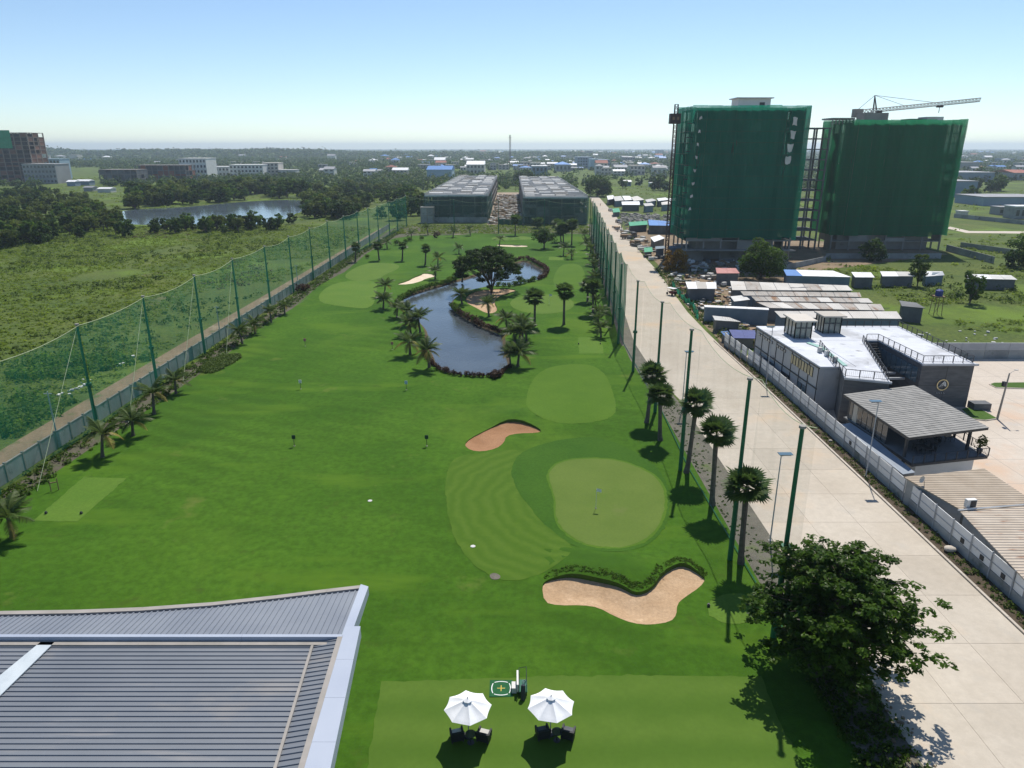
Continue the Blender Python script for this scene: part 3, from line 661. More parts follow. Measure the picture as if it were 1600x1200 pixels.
# --- fan palms: stout trunk, stiff round leaves
def fan_mesh(seed):
    rng = np.random.default_rng(seed); q = []; tt = []
    o = np.array([0, .03, 0]); st = np.array([.62, 0, .0]); q.append([-o, o, st + o, st - o]); tt.append(.8)
    n = 17
    for i in range(n):
        a = -2.0 + 4.0 * i / (n - 1); l = .92 * (1 - .14 * abs(a) / 2) * rng.uniform(.85, 1.05)
        d = np.array([math.cos(a), math.sin(a), -.10 - .12 * abs(math.sin(a * 2))]); s = np.array([-math.sin(a), math.cos(a), .06 * (-1) ** i]) * .095
        q.append([st + d * .05, st + d * l * .6 - s, st + d * l, st + d * l * .6 + s]); tt.append(.2 + .6 * rng.uniform())
    return quadmesh('fan_leaf', np.array(q), np.array(tt), L_fan)
FN = [fan_mesh(1), fan_mesh(2)]
def fan_palm(base, toppx, label, group, seed, crown=1.0):
    h = max(2.0, PY(*toppx, base.y).z - .75 * crown); rng = random.Random(seed)
    t = thing('fan_palm', label, 'palm', base, 0, group)
    lean = rng.uniform(-.55, .55)
    b = MB(); b.tube([(0,0,-.1), (lean*.3,0,h*.12), (lean*.6,0,h*.5), (lean,0,h)], [.36,.27,.23,.25], 10); part('trunk', b.mesh('trunk', M_palmbark), t)
    for i in range(25):
        a = i * 2.399 + rng.uniform(-.2, .2); f = i / 24; el = -.95 + 2.3 * f ** .8
        part('fan_leaf', FN[i % 2], t, (lean, 0, h + .1 + .25 * f), rot=(rng.uniform(-.35, .35), -el, a), scale=crown * rng.uniform(.85, 1.25) * (.85 + .35 * math.sin(math.pi * f)))
    for i in range(7): part('fan_leaf', FN[i % 2], t, (lean, 0, h + .2), rot=(rng.uniform(-.4, .4), -rng.uniform(.9, 1.5), i * .9 + rng.uniform(-.2, .2)), scale=crown * rng.uniform(.6, .85))
    return t
g6 = 'fan palms along the roadside net'; l6 = 'tall fan palm with stout trunk beside the roadside net poles'
for i, (x, y, tx, ty) in enumerate([(1010,660,1012,578),(1032,688,1042,610),(1072,738,1082,622),(1113,789,1120,668),(1158,880,1166,748)]):
    fan_palm(G(x, y), (tx, ty), 'tall stout fan palm beside the roadside net, ' + ORD[5 - i] + ' from the large leafy roadside tree', g6, i, 1.22)
g7 = 'fan palms beside the peninsula green'; l7 = 'fan palm with straight bare trunk at the edge of the peninsula green'
for i, (x, y, tx, ty) in enumerate([(835,510,836,459),(881,508,883,450),(918,471,917,441),(927,491,929,444)]): fan_palm(G(x, y), (tx, ty), l7, g7, 10 + i, 1.45)
g8 = 'fan palms behind the upper green'; l8 = 'fan palm with thin crown on the lawn behind the upper green'
for i, (x, y, tx, ty) in enumerate([(555,409,553,383),(593,407,592,382),(628,407,628,381),(664,414,663,386)]): fan_palm(G(x, y), (tx, ty), 'fan palm on the lawn behind the upper green, ' + ORD[i + 1] + ' from the panel wall', g8, 20 + i, 1.15)
g9 = 'fan palms at the far edge of the course'; l9 = 'fan palm in the row before the right netted block'
for i, (x, y, tx, ty) in enumerate([(871,366,871,346),(877,378,877,355),(881,383,881,352),(893,383,894,346),(805,368,805,339),(840,357,840,343)]): fan_palm(P(x, y), (tx, ty), l9, g9, 30 + i, 1.9)

# --- shrubs round the pond
def shrub_mesh(seed, m, n=70, size=.22, w=.55, h=.8):
    rng = np.random.default_rng(seed); k = 5; C = np.stack([rng.uniform(-.25,.25,k)*w*2, rng.uniform(-.25,.25,k)*w*2, rng.uniform(.35,.75,k)*h], 1)
    V, t = blob_leaves(C, np.full((k, 3), 1.0) * np.array([w*.6, w*.6, h*.42]), n // k * 2, size, rng, .3, .7); return quadmesh('hedge_shrub', V, t, m)
SH_R = [shrub_mesh(i, L_red) for i in range(3)]; SH_G = [shrub_mesh(10 + i, L_mid) for i in range(3)]; SH_B = [shrub_mesh(20 + i, L_bright, 110, .3, .9, .9) for i in range(2)]
def shrub_row(path, step, meshes, label, group, s=1.0, seed=0, jit=.15, zoff=0):
    rng = random.Random(seed); d = 0
    for a, b in zip(path[:-1], path[1:]):
        a, b = Vector(a), Vector(b); L = (b - a).length
        while d < L:
            p = a.lerp(b, d / L); x, y = p.x + rng.uniform(-jit, jit), p.y + rng.uniform(-jit, jit)
            o = put('hedge_shrub', rng.choice(meshes), None, (x, y, hz(x, y) + zoff), rng.uniform(0, 6.28), s * rng.uniform(.8, 1.2)); tag(o, label, 'shrub', group); d += step
        d -= L
def row(pts): return [tuple(P(*p)[:2]) for p in pts]
shrub_row(row([(662,541),(664,556),(675,571),(690,581),(712,587),(738,589),(761,589),(783,583),(797,573)]), .72, SH_R, 'red-brown hedge shrub along the near end of the pond', 'hedge at the near end of the pond', .95, 1)
shrub_row(row([(769,590),(775,592),(781,586),(774,586)]), .6, SH_R, 'red-brown shrub in the small clump jutting from the pond hedge', 'clump jutting from the pond hedge', 1.2, 2)
shrub_row(row([(706,478),(716,489),(736,500),(755,510),(776,517),(789,523)]), .85, SH_R + SH_G[:1], 'brownish shrub on the bank below the peninsula bunker', 'hedge below the peninsula bunker', 1.35, 3)
shrub_row(row([(712,437),(690,445),(661,453),(637,462),(624,471),(622,480)]), 1.3, SH_G, 'green shrub on the pond bank below the pale bunker', 'shrubs below the pale bunker', 1.6, 4)
shrub_row(row([(779,447),(796,448),(812,446),(828,441),(841,439)]), 1.5, SH_G, 'green shrub on the bank behind the spreading tree', 'shrubs behind the spreading tree', 1.6, 5)
shrub_row(row([(841,438),(851,433),(855,425),(851,419),(839,413),(826,406),(814,405),(804,408)]), 1.4, SH_R, 'dark red shrub in the hedge round the far pond arm', 'hedge round the far pond arm', 1.5, 6)
for x, y, s in ((683,372,3.0),(470,457,2.6),(478,455,2.2)): tag(put('round_shrub', SH_R[0], None, G(x, y), 0, s), 'round dark red shrub alone on the lawn edge', 'shrub', 'lone red shrubs on the course')
for x, y, s in ((640,377,2.2),(659,375,2.0),(620,383,2.4),(634,380,2.0),(574,404,1.6)): tag(put('low_shrub', SH_G[0], None, G(x, y), 0, s), 'low green shrub in the border at the far left corner of the lawn', 'shrub', 'low border shrubs')

# --- uncountable growth
def clumps(name, X, Y, rad, hgt, per, size, m, label, seed, zf=None, up=.5, tint=(.1, .7)):
    rng = np.random.default_rng(seed); n = len(X); z = np.array([zf(x, y) for x, y in zip(X, Y)]) if zf else np.zeros(n)
    C = np.stack([X, Y, z + hgt * .35], 1); V, t = blob_leaves(C, np.stack([rad, rad, hgt * .65], 1), per, 1.0, rng, up, .6, .35, tint)
    c = V.mean(1, keepdims=True); s = (np.repeat(size, per) if np.ndim(size) else np.full(len(V), size))[:, None, None]; V = c + (V - c) * s
    V[:, :, 2] = np.maximum(V[:, :, 2], -.05)
    o = put(name, quadmesh(name, V, t, m)); tag(o, label, name.replace('_', ' ').split()[-1], None, 'stuff'); return o
def field_pts(n, poly, rng, gap=None):
    p = np.array(poly); X = rng.uniform(p[:,0].min(), p[:,0].max(), n); Y = rng.uniform(p[:,1].min(), p[:,1].max(), n); k = inside(poly, X, Y)
    return X[k], Y[k]
def patch(X, Y, s, seed):      # smooth pseudo-noise to group growth in drifts
    r = np.random.default_rng(seed); v = 0
    for i in range(6):
        a = r.uniform(0, 6.28); f = s * r.uniform(.6, 1.9); v = v + np.sin((X * math.cos(a) + Y * math.sin(a)) * f + r.uniform(0, 6.28))
    return v
SCRUB = [(-63, 40), (-63, 330), (-100, 345), (-230, 335), (-300, 300), (-170, 160), (-110, 80), (-80, 40)]
X, Y = field_pts(36000, SCRUB, RNG); v = patch(X, Y, .09, 1)
k = v > -2.2; r_ = RNG.uniform(.4, 1.25, k.sum()); clumps('field_scrub', X[k], Y[k], r_, r_ * RNG.uniform(.35, .8, k.sum()), 9, .5, L_scrub, 'bright green weeds and low scrub covering the field beyond the wall', 2, None, 1.3)
X, Y = field_pts(6000, SCRUB, RNG); v = patch(X, Y, .07, 4)
k = v > .4; r_ = RNG.uniform(.6, 2.0, k.sum()); clumps('dark_scrub', X[k], Y[k], r_, r_ * RNG.uniform(.5, .95, k.sum()), 16, .6, L_scrubd, 'darker bushes dotted through the scrub field beyond the wall', 3)
k = v < -2.2; r_ = RNG.uniform(.8, 2.2, k.sum()); clumps('dry_brush', X[k], Y[k], r_, r_ * .35, 12, .55, L_dry, 'dry brown brush patches in the scrub field', 5)
X, Y = field_pts(700, [(-63, 60), (-63, 120), (-84, 120), (-80, 70)], RNG); r_ = RNG.uniform(.8, 1.9, len(X)); k = patch(X, Y, .15, 9) > -.3
clumps('thicket_scrub', X[k], Y[k], r_[k], r_[k] * 1.0, 40, .55, L_mid, 'thick green bushes behind the near end of the panel wall', 6)
ys = RNG.uniform(50, 318, 1500); xs = -54.6 + RNG.uniform(0, 1, 1500) ** 1.4 * 3.4 + np.where(ys > 250, (ys - 250) * .06, 0); r_ = RNG.uniform(.25, .7, 1500)
clumps('wall_weeds', xs, ys, r_, r_ * 1.1, 16, .34, L_mid, 'weeds growing at the foot of the panel wall', 7)
X, Y = field_pts(1300, [(-52, 306), (34, 312), (36, 340), (-54, 345)], RNG); r_ = RNG.uniform(.4, 1.1, len(X))
clumps('far_weeds', X, Y, r_, r_ * .6, 10, .55, L_scrub, 'rough weeds between the lawn and the netted blocks', 8)
yg = smooth_poly(pxpoly([(306,580),(322,568),(345,556),(376,553),(376,562),(350,576),(330,585)]), 1); X, Y = field_pts(2600, yg, RNG); r_ = RNG.uniform(.25, .45, len(X))
clumps('yellow_hedge_patch', X[:900], Y[:900], r_[:900], r_[:900] * 1.3, 14, .22, L_bright, 'patch of yellow-green ornamental shrubs on the lawn near the wall', 9, hz)
RS = [(41, 128), (60, 128), (96, 140), (97, 121), (140, 118), (260, 150), (260, 300), (160, 268), (100, 215), (60, 215), (46, 215)]
X, Y = field_pts(9000, RS, RNG); v = patch(X, Y, .1, 12); k = (v > -.5) & ~((X < 92) & (X > 50) & (Y < 200) & (Y > 125)) & ~((X > 46) & (X < 160) & (Y > 222)); r_ = RNG.uniform(.5, 1.6, k.sum())
clumps('right_scrub', X[k], Y[k], r_, r_ * RNG.uniform(.4, .8, k.sum()), 12, .6, L_scrub, 'green scrub on the waste ground behind the clubhouse and sheds', 13, None, 1.3)
X, Y = field_pts(2600, RS, RNG); v = patch(X, Y, .08, 14); k = (v > .9) & ~((X < 92) & (X > 50) & (Y < 200) & (Y > 125)) & ~((X > 46) & (X < 160) & (Y > 222)); r_ = RNG.uniform(.8, 2.2, k.sum())
clumps('right_bushes', X[k], Y[k], r_, r_ * .9, 26, .6, L_scrubd, 'dark bushes on the waste ground behind the sheds', 15)
X, Y = field_pts(700, [(40, 128), (47, 128), (50, 175), (46, 215), (43, 215), (40.2, 160)], RNG); r_ = RNG.uniform(.4, 1.0, len(X))
clumps('road_edge_weeds', X, Y, r_, r_ * .9, 14, .42, L_scrubd, 'weeds and bushes along the far kerb by the building site', 16)
ys = RNG.uniform(28, 46, 330); xs = RNG.uniform(20.6, 24.6, 330); r_ = RNG.uniform(.25, .7, 330)
clumps('tree_undergrowth', xs, ys, r_, r_ * 1.0, 18, .26, L_mid, 'leafy undergrowth in the shade below the large roadside tree', 17)
ys = RNG.uniform(44, 124, 420); xs = RNG.uniform(39.3, 40.4, 420); r_ = RNG.uniform(.12, .38, 420)
clumps('fence_weeds', xs, ys, r_, r_ * 1.2, 9, .24, L_scrubd, 'small weeds in the soil strip below the white sheet fence', 18)
ys = RNG.uniform(30, 110, 420); xs = 21.2 + RNG.uniform(0, 1, 420) ** 2 * 2.6; r_ = RNG.uniform(.08, .2, 420)
clumps('verge_weeds', xs, ys, r_, r_ * .6, 8, .2, L_mid, 'thin weeds on the gravel verge beside the road', 19)
X, Y = field_pts(14000, [(-520, 345), (-60, 345), (-60, 620), (70, 620), (70, 300), (100, 215), (300, 130), (420, 300), (640, 900), (-900, 900)], RNG); v = patch(X, Y, .03, 21)
k = (v > -1.2) & ~inside(LAKE, X, Y) & ~((X > 38) & (X < 100) & (Y < 420)) & ~((X > 95) & (X < 160) & (Y > 245) & (Y < 285)); r_ = RNG.uniform(1.0, 2.6, k.sum())
clumps('plain_scrub', X[k], Y[k], r_, r_ * RNG.uniform(.3, .7, k.sum()), 8, 1.2, L_scrub, 'rough grass and scrub over the open plain before the town', 22, None, 1.2)
# ragged grass lips above the bunkers
def lip(name, label, path, wid, seed, n):
    rng = np.random.default_rng(seed); pts = [np.array(p) for p in row(path)]; X, Y = [], []
    for _ in range(n):
        i = rng.integers(len(pts) - 1); u = rng.uniform(); p = pts[i] * (1 - u) + pts[i+1] * u; X.append(p[0] + rng.normal() * .12); Y.append(p[1] + rng.uniform(0, wid))
    r_ = rng.uniform(.10, .26, n); clumps(name, np.array(X), np.array(Y), r_, r_ * .28, 14, .12, L_lip, label, seed, hz, 1.0, (.0, .8))
lip('lip_grass', 'ragged long grass along the back lip of the large front bunker', [(852,905),(879,899),(897,899),(929,905),(960,911),(976,917),(991,925),(1007,924),(1021,915),(1033,897),(1056,882),(1072,882),(1094,895),(1103,903)], .8, 31, 300)

# --- countable trees of the middle distance
TV = {'bushy': tree_meshes(51, 8, 8.5, ('mid', .06, 30, 42, .85)), 'dark': tree_meshes(52, 8.5, 8, ('dark', .05, 30, 42, .85)),
      'open': tree_meshes(53, 7.5, 7, ('olive', .32, 22, 36, .7)), 'bright': tree_meshes(54, 6, 6.5, ('bright', .10, 24, 38, .75)), 'olive': tree_meshes(55, 9, 10, ('olive', .06, 34, 42, .9))}
def grove(poly, n, kinds, place, group, smin, smax, seed, clear=None):
    rng = random.Random(seed); p = np.array(poly); done = 0; used = []
    names = {'bushy': 'bushy mid-green', 'dark': 'dense dark green', 'open': 'thin-stemmed olive', 'bright': 'small light green', 'olive': 'wide olive green'}
    for _ in range(n * 30):
        if done >= n: break
        x, y = rng.uniform(p[:,0].min(), p[:,0].max()), rng.uniform(p[:,1].min(), p[:,1].max())
        if not inside(poly, np.array([x]), np.array([y]))[0]: continue
        q = P(x, y)
        if inside(LAKE, np.array([q.x]), np.array([q.y]))[0] or any((q.x-a)**2 + (q.y-b)**2 < c for a, b, c in used): continue
        k = rng.choice(kinds); s = rng.uniform(smin, smax); used.append((q.x, q.y, (2.6 * s) ** 2)); done += 1
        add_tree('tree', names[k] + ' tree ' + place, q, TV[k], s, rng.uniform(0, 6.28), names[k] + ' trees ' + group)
grove([(-20,318),(60,300),(150,316),(168,338),(185,352),(120,366),(50,384),(-20,392)], 120, ['bushy','dark','open','olive','dark'], 'in the thicket left of the lake', 'left of the lake', .65, 1.2, 1)
grove([(110,352),(250,354),(430,352),(470,345),(470,356),(330,367),(120,374)], 46, ['open','open','dark','bright','bushy'], 'in the loose row before the lake', 'before the lake', .55, 1.0, 2)
grove([(180,318),(230,308),(330,300),(480,298),(478,309),(400,312),(300,321),(200,327)], 80, ['dark','bushy','olive'], 'on the far shore of the lake', 'on the far shore', 1.0, 1.8, 3)
grove([(478,300),(560,292),(640,300),(664,330),(644,345),(560,345),(480,345)], 80, ['dark','bushy','olive','bright'], 'between the lake and the netted blocks', 'between lake and blocks', .8, 1.4, 4)
grove([(1490,262),(1600,262),(1600,300),(1500,312)], 22, ['dark','bushy'], 'by the grey factory right of the towers', 'by the grey factory', 1.0, 1.6, 5)
grove([(960,292),(1050,285),(1050,300),(980,300)], 10, ['dark','bushy'], 'beyond the market roofs', 'beyond the market', 1.0, 1.5, 6)

# --- far woodland: one mass to the horizon
def far_wood():
    rng = np.random.default_rng(77); Vs = []; Ts = []
    for (n, y0, y1, per, size, rad) in ((2600, 300, 335, 0, 0, 0), (4200, 258.5, 298, 30, 2.4, 3.6), (7500, 244, 262, 14, 4.5, 5.0), (8000, 235.2, 247, 8, 8.5, 7.0)):
        if not per: continue
        x = rng.uniform(-80, 1680, n); y = y1 - (y1 - y0) * rng.uniform(0, 1, n) ** .8
        q = [P(a, b) for a, b in zip(x, y)]; X = np.array([p.x for p in q]); Y = np.array([p.y for p in q])
        v = patch(X / Y * 900, Y * .9, .012, 3); keep = (v > -1.6) | (rng.uniform(size=n) < .2); keep |= ((x < 640) & (rng.uniform(size=n) < .75))
        keep &= ~inside(LAKE, X, Y) & ~((Y < 640) & (X > -60) & (X < 70)) & ~((x > 70) & (x < 160) & (y > 262)) & ~((x > 940) & (x < 1060) & (y > 282) & (y < 300)) & ~((x < 480) & (y > 292))
        keep &= ~((x > 1500) & (y > 285))
        X, Y = X[keep], Y[keep]; m = len(X); s = rng.uniform(.65, 1.35, m) * np.where(rng.uniform(size=m) < .12, 1.4, 1)
        z = np.array([ridge_h(a, b) for a, b in zip(X, Y)])
        C = np.stack([X, Y, z + rad * s * .75], 1); V, t = blob_leaves(C, np.stack([rad*s*1.15, rad*s*1.15, rad*s*.95], 1), per, size, rng, .5, .8, .5, (.1, .8))
        Vs.append(V); Ts.append(t)
    # wooded ridge
    n = 3600; u = rng.uniform(0, 1, n); v = rng.uniform(0, .62, n); pts = np.array([ridge(a, b) for a, b in zip(u, v)]); s = rng.uniform(.8, 1.3, n)
    pts[:, 2] += 5 * s; V, t = blob_leaves(pts, np.stack([9*s, 9*s, 7*s], 1), 8, 9, rng, .5, .8, .5, (.1, .8)); Vs.append(V); Ts.append(t)
    o = put('far_woodland', quadmesh('far_woodland', np.concatenate(Vs), np.concatenate(Ts), L_far)); tag(o, 'distant trees merging into one mass up to the horizon', 'woodland', None, 'stuff')
def ridge_h(x, y):
    u, v = (x + 3600) / 4300, (y - 2400) / 900
    return ridge(u, v)[2] + 1 if 0 <= u <= 1 and 0 <= v <= 1 else 0
far_wood()
# ================================================================ BUILDINGS
M_white = mat('white_paint', (.62,.61,.58), (.74,.73,.70), .3, .8, rnd=.06)
M_offw = mat('weathered_white', (.48,.47,.44), (.64,.63,.60), .25, .85, rnd=.12, patches=[((.34,.32,.29), .3, .62)])
M_dsteel = mat('dark_steel', (.028,.030,.034), (.045,.048,.055), 2, .5, spec=.4)
M_grey = mat('grey_cladding', (.34,.355,.38), (.43,.445,.46), .4, .6, .0, rnd=.05, patches=[((.15,.16,.17), .5, .62)])
M_stone = mat('dark_stone_cladding', (.075,.078,.085), (.15,.155,.16), .9, .75, .02, 3, stretch=(.6, .6, 3), contrast=.25)
M_glass = glassmat('window_glass', (.03,.04,.05)); M_glassb = glassmat('blue_glass', (.10,.16,.20))
M_blind = mat('yellowed_blinds', (.45,.38,.22), (.58,.50,.32), 2, .7)
M_iron = mat('corrugated_pale', (.50,.47,.42), (.64,.61,.56), .25, .65, rnd=.10, patches=[((.40,.30,.20), .25, .63)], ribs=(0, .4, .03), stretch=(1, .3, 1))
M_rust = mat('corrugated_rusty', (.34,.31,.27), (.52,.48,.43), .35, .75, rnd=.1, patches=[((.27,.15,.08), .35, .54, (1.6, .3, 1)), ((.20,.10,.055), .5, .62, (1.8, .3, 1))], ribs=(0, .4, .03))
M_ironw = mat('white_sheet', (.66,.66,.66), (.80,.80,.80), .2, .55, rnd=.08)
M_blue = mat('blue_sheet', (.045,.16,.42), (.07,.22,.52), .3, .55, rnd=.15)
M_tarp = mat('blue_tarp', (.02,.035,.16), (.035,.06,.24), .6, .55, .05, 1.5)
M_green_tarp = mat('green_tarp', (.01,.22,.10), (.02,.32,.16), .6, .6, .05, 1.5)
M_red = mat('faded_red_sheet', (.36,.14,.13), (.50,.24,.22), .4, .7)
M_brick = mat('red_brick', (.20,.075,.045), (.29,.115,.07), .4, .9, .01, 4, rnd=.15)
M_slate = mat('dark_sheet', (.10,.105,.11), (.16,.165,.17), .4, .7)
M_hutblue = mat('blue_grey_wall', (.13,.18,.22), (.18,.235,.28), .5, .7)
M_wood = mat('timber', (.20,.13,.075), (.30,.20,.12), 2, .8, stretch=(1, 1, 5))
M_debris = netmat('tower_net', (.016,.26,.165), .80, .55, .10, .22, (1, 1, .12))
M_debris2 = netmat('tower_net_b', (.022,.26,.115), .82, .55, .09, .25, (1, 1, .08))
M_blocknet = netmat('block_net', (.06,.17,.13), .55, .35, .22, .2, (1, 1, 1))

# --- driving range building in the foreground: ribbed metal roofs
M_rfa = mat('grey_blue_roof', (.150,.166,.190), (.195,.210,.230), .12, .5, metal=.0, spec=.3, patches=[((.30,.275,.245), .13, .56, (.5, 1.0, 1)), ((.24,.24,.245), .5, .60, (.3, 2, 1)), ((.34,.31,.28), .9, .68, (.25, 2, 1))])
M_rfb = mat('pale_blue_roof', (.17,.19,.225), (.23,.25,.28), .2, .5, spec=.35, patches=[((.26,.235,.21), .3, .63)])
M_fascia = mat('fascia_metal', (.34,.38,.46), (.40,.44,.51), .2, .45, spec=.4)
M_flash = mat('dusty_flashing', (.27,.25,.22), (.36,.33,.30), .6, .7)
def range_building():
    z = 9.0; t = thing('range_building', 'large low building with ribbed blue-grey metal roof and pale fascia beside the tee', 'building', (-20, 22, 0)); O = Vector((-20, 22, 0))
    p = lambda x, y, h=z: P(x, y, h) - O
    A, B = p(564, 988), p(520, 1200); Ai, Bi = p(540, 991), p(480, 1200); Hh, Hl = p(490, 1003), p(430, 1200)
    ext = lambda a, b, Y: a + (b - a) * ((Y - a.y) / (b.y - a.y))
    Y0, Y1, XL = -13.0, min(Hh.y, Ai.y) - .05, -34.0
    w = MB(); w.box(XL + 1, Y0 + .5, 0, -9.0 + 20 - 1.7, Y1 + .1, z - .35); part('wall', w.mesh('wall', M_offw), t)
    w = MB(); w.box(XL + 1, Y1 + .14, 0, -9.0 + 20 - 1.9, Y1 + 2.0, z - 1.7); part('front_wall', w.mesh('front_wall', M_glass), t)
    # ribbed deck
    def deck(xa, xb, dz):
        b = MB(); prof = []; y = Y0; pitch = .33
        while y < Y1 - pitch:
            prof += [(y, 0), (y + .20, 0), (y + .225, .05), (y + .295, .05), (y + .32, 0)]; y += pitch
        prof.append((min(y, Y1), 0))
        for (ya, za), (yb, zb) in zip(prof[:-1], prof[1:]):
            a0, a1, b0, b1 = xa(ya), xb(ya), xa(yb), xb(yb)
            b.quad((a0, ya, z + za), (a1, ya, z + za + dz), (b1, yb, z + zb + dz), (b0, yb, z + zb))
        return b
    part('roof_deck', deck(lambda y: XL, lambda y: ext(Hh, Hl, y).x, 0).mesh('roof_deck', M_rfa), t)
    part('hip_deck', deck(lambda y: ext(Hh, Hl, y).x + .05, lambda y: ext(Ai, Bi, y).x, .28).mesh('hip_deck', M_rfa), t)
    b = MB(); b.hexa([Vector((*ext(Hh, Hl, yy).xy, z)) + Vector((dx, 0, dz)) for dz in (-.05, .12) for dx, yy in ((-.05, Y0), (.09, Y0), (.09, Y1), (-.05, Y1))]); part('hip_flashing', b.mesh('hip_flashing', M_flash), t)
    # side fascia in lengths
    n = 9
    for i in range(n):
        ya, yb = Y0 + (A.y - Y0) * i / n + .006, Y0 + (A.y - Y0) * (i + 1) / n - .006
        b = MB(); q = [(ext(Ai, Bi, ya).x, ya), (ext(A, B, ya).x, ya), (ext(A, B, yb).x, yb), (ext(Ai, Bi, yb).x, yb)]
        b.prism(q, z - .3, z + .42); part('fascia', b.mesh('fascia', M_fascia), t)
    b = MB(); q = [(ext(Ai, Bi, Y0).x - .28, Y0), (ext(Ai, Bi, Y0).x - .01, Y0), (ext(Ai, Bi, Y1).x - .01, Y1), (ext(Ai, Bi, Y1).x - .28, Y1)]; b.prism(q, z - .1, z + .40); part('side_flashing', b.mesh('side_flashing', M_flash), t)
    # parapet between the two roofs, slightly bent
    N = 8
    for i in range(N):
        xa, xb = XL + (Ai.x - XL) * i / N, XL + (Ai.x - XL) * (i + 1) / N - .008
        b = MB(); b.box(xa, Y1 + .02, z - .2, xb, Y1 + .24, z + .36); part('parapet', b.mesh('parapet', M_fascia), t)
        b = MB(); b.box(xa, Y1 - .36, z - .05, xb, Y1 + .015, z + .13); part('gutter', b.mesh('gutter', M_flash), t)
    # translucent strip across the deck
    s0, s1, s2, s3 = p(64, 1006), p(86, 1006), p(-60, 1150), p(-110, 1150); b = MB(); b.prism([tuple(s3[:2]), tuple(s2[:2]), tuple(s1[:2]), tuple(s0[:2])], z + .08, z + .13); part('walkway_strip', b.mesh('walkway_strip', mat('walkway_strip', (.42,.47,.50), (.54,.59,.61), .6, .6)), t)
    # curved front canopy roof
    zc = 8.2; edge = [p(x, y, zc) for x, y in ((-420,975),(-200,972),(0,963),(120,961),(220,957),(330,949),(430,938),(510,928),(562,922))]
    def ey(x):
        for a, c in zip(edge[:-1], edge[1:]):
            if a.x <= x <= c.x: return a.y + (c.y - a.y) * (x - a.x) / (c.x - a.x)
        return edge[-1].y
    XR = p(562, 922, zc).x; b = MB(); x = XL; prof = []
    while x < XR - .35: prof += [(x, 0), (x + .22, 0), (x + .245, .06), (x + .315, .06), (x + .34, 0)]; x += .35
    prof.append((XR, 0))
    for (xa, za), (xb, zb) in zip(prof[:-1], prof[1:]): b.quad((xa, Y1 + .26, z - .25 + za), (xb, Y1 + .26, z - .25 + zb), (xb, ey(xb), zc + zb), (xa, ey(xa), zc + za))
    part('canopy_deck', b.mesh('canopy_deck', M_rfb), t)
    for a, c in zip(edge[:-1], edge[1:]):
        b = MB(); b.prism([(a.x, a.y), (c.x - .006, c.y), (c.x - .006, c.y + .34), (a.x, a.y + .34)], zc - .35, zc + .14); part('eave_gutter', b.mesh('eave_gutter', M_flash), t)
    b = MB(); e = edge[-1]; b.prism([(e.x + .01, Y1 + .3), (e.x + .55, Y1 + .3), (e.x + .55, e.y + .1), (e.x + .01, e.y + .36)], lambda k: zc - .4, lambda k: zc + (.5 if k < 2 else .2)); part('canopy_fascia', b.mesh('canopy_fascia', M_fascia), t)
range_building()

# --- concrete frame helper
def frame(t, O, x0, x1, y0, y1, floors, fh, bx, by, z0=0.0, mcol=None, infill=None, pinf=.0, seed=0, slab_t=.3, perimeter=True, colw=.45):
    rng = random.Random(seed); mcol = mcol or M_concrete; nx, ny = max(1, round((x1-x0)/bx)), max(1, round((y1-y0)/by)); sx, sy = (x1-x0)/nx, (y1-y0)/ny
    Ht = floors * fh; O = Vector(O)
    cm = MB().box(-colw/2, -colw/2, z0, colw/2, colw/2, z0 + Ht).mesh('column', mcol)
    for i in range(nx + 1):
        for j in range(ny + 1):
            if perimeter and 0 < i < nx and 0 < j < ny: continue
            part('column', cm, t, (x0 + i*sx - O.x, y0 + j*sy - O.y, 0))
    sm = MB().box(x0 - .3, y0 - .3, -slab_t, x1 + .3, y1 + .3, 0).mesh('floor_slab', mcol)
    for k in range(1, floors + 1): part('floor_slab', sm, t, (-O.x, -O.y, z0 + k * fh))
    if pinf:
        ix = MB().box(.28, -.1, 0.01, sx - .28, .1, fh - slab_t - .01).mesh('infill_wall', infill); iy = MB().box(-.1, .28, 0.01, .1, sy - .28, fh - slab_t - .01).mesh('infill_wall', infill)
        hx = MB().box(.28, -.1, 0.01, sx - .28, .1, (fh - slab_t) * .35).mesh('infill_wall', infill)
        for k in range(floors):
            for i in range(nx):
                r = rng.random()
                if r < pinf: part('infill_wall', ix if r < pinf * .6 else hx, t, (x0 + i*sx - O.x, y0 - O.y, z0 + k*fh))
            for j in range(ny):
                for xx in (x0, x1):
                    if rng.random() < pinf: part('infill_wall', iy, t, (xx - O.x, y0 + j*sy - O.y, z0 + k*fh))
    return nx, ny, sx, sy
def net_sheets(t, O, a, b, z0, z1, n, m, bow=.35, seed=0, lean=0.0):
    rng = random.Random(seed); a, b = Vector((*a, 0)), Vector((*b, 0)); nr = Vector((b.y - a.y, a.x - b.x, 0)).normalized(); O = Vector((*O[:2], 0))
    for i in range(n):
        ph = rng.uniform(0, 6); zb = z0 + rng.uniform(-.4, .3); zt = z1 + rng.uniform(-.12, .1)
        def fn(u, v, i=i, ph=ph, zb=zb, zt=zt):
            p = a.lerp(b, (i + u * 1.0) / n) + nr * (bow * (math.sin(u * 9 + ph) * .35 + math.sin(v * 21 + ph) * .18 + math.sin(u * 3.14) * .3) + lean * v)
            p.z = zb + (zt - zb) * v; return p - O
        part('net_sheet', MB().grid(fn, 7, 14).mesh('net_sheet', m), t)

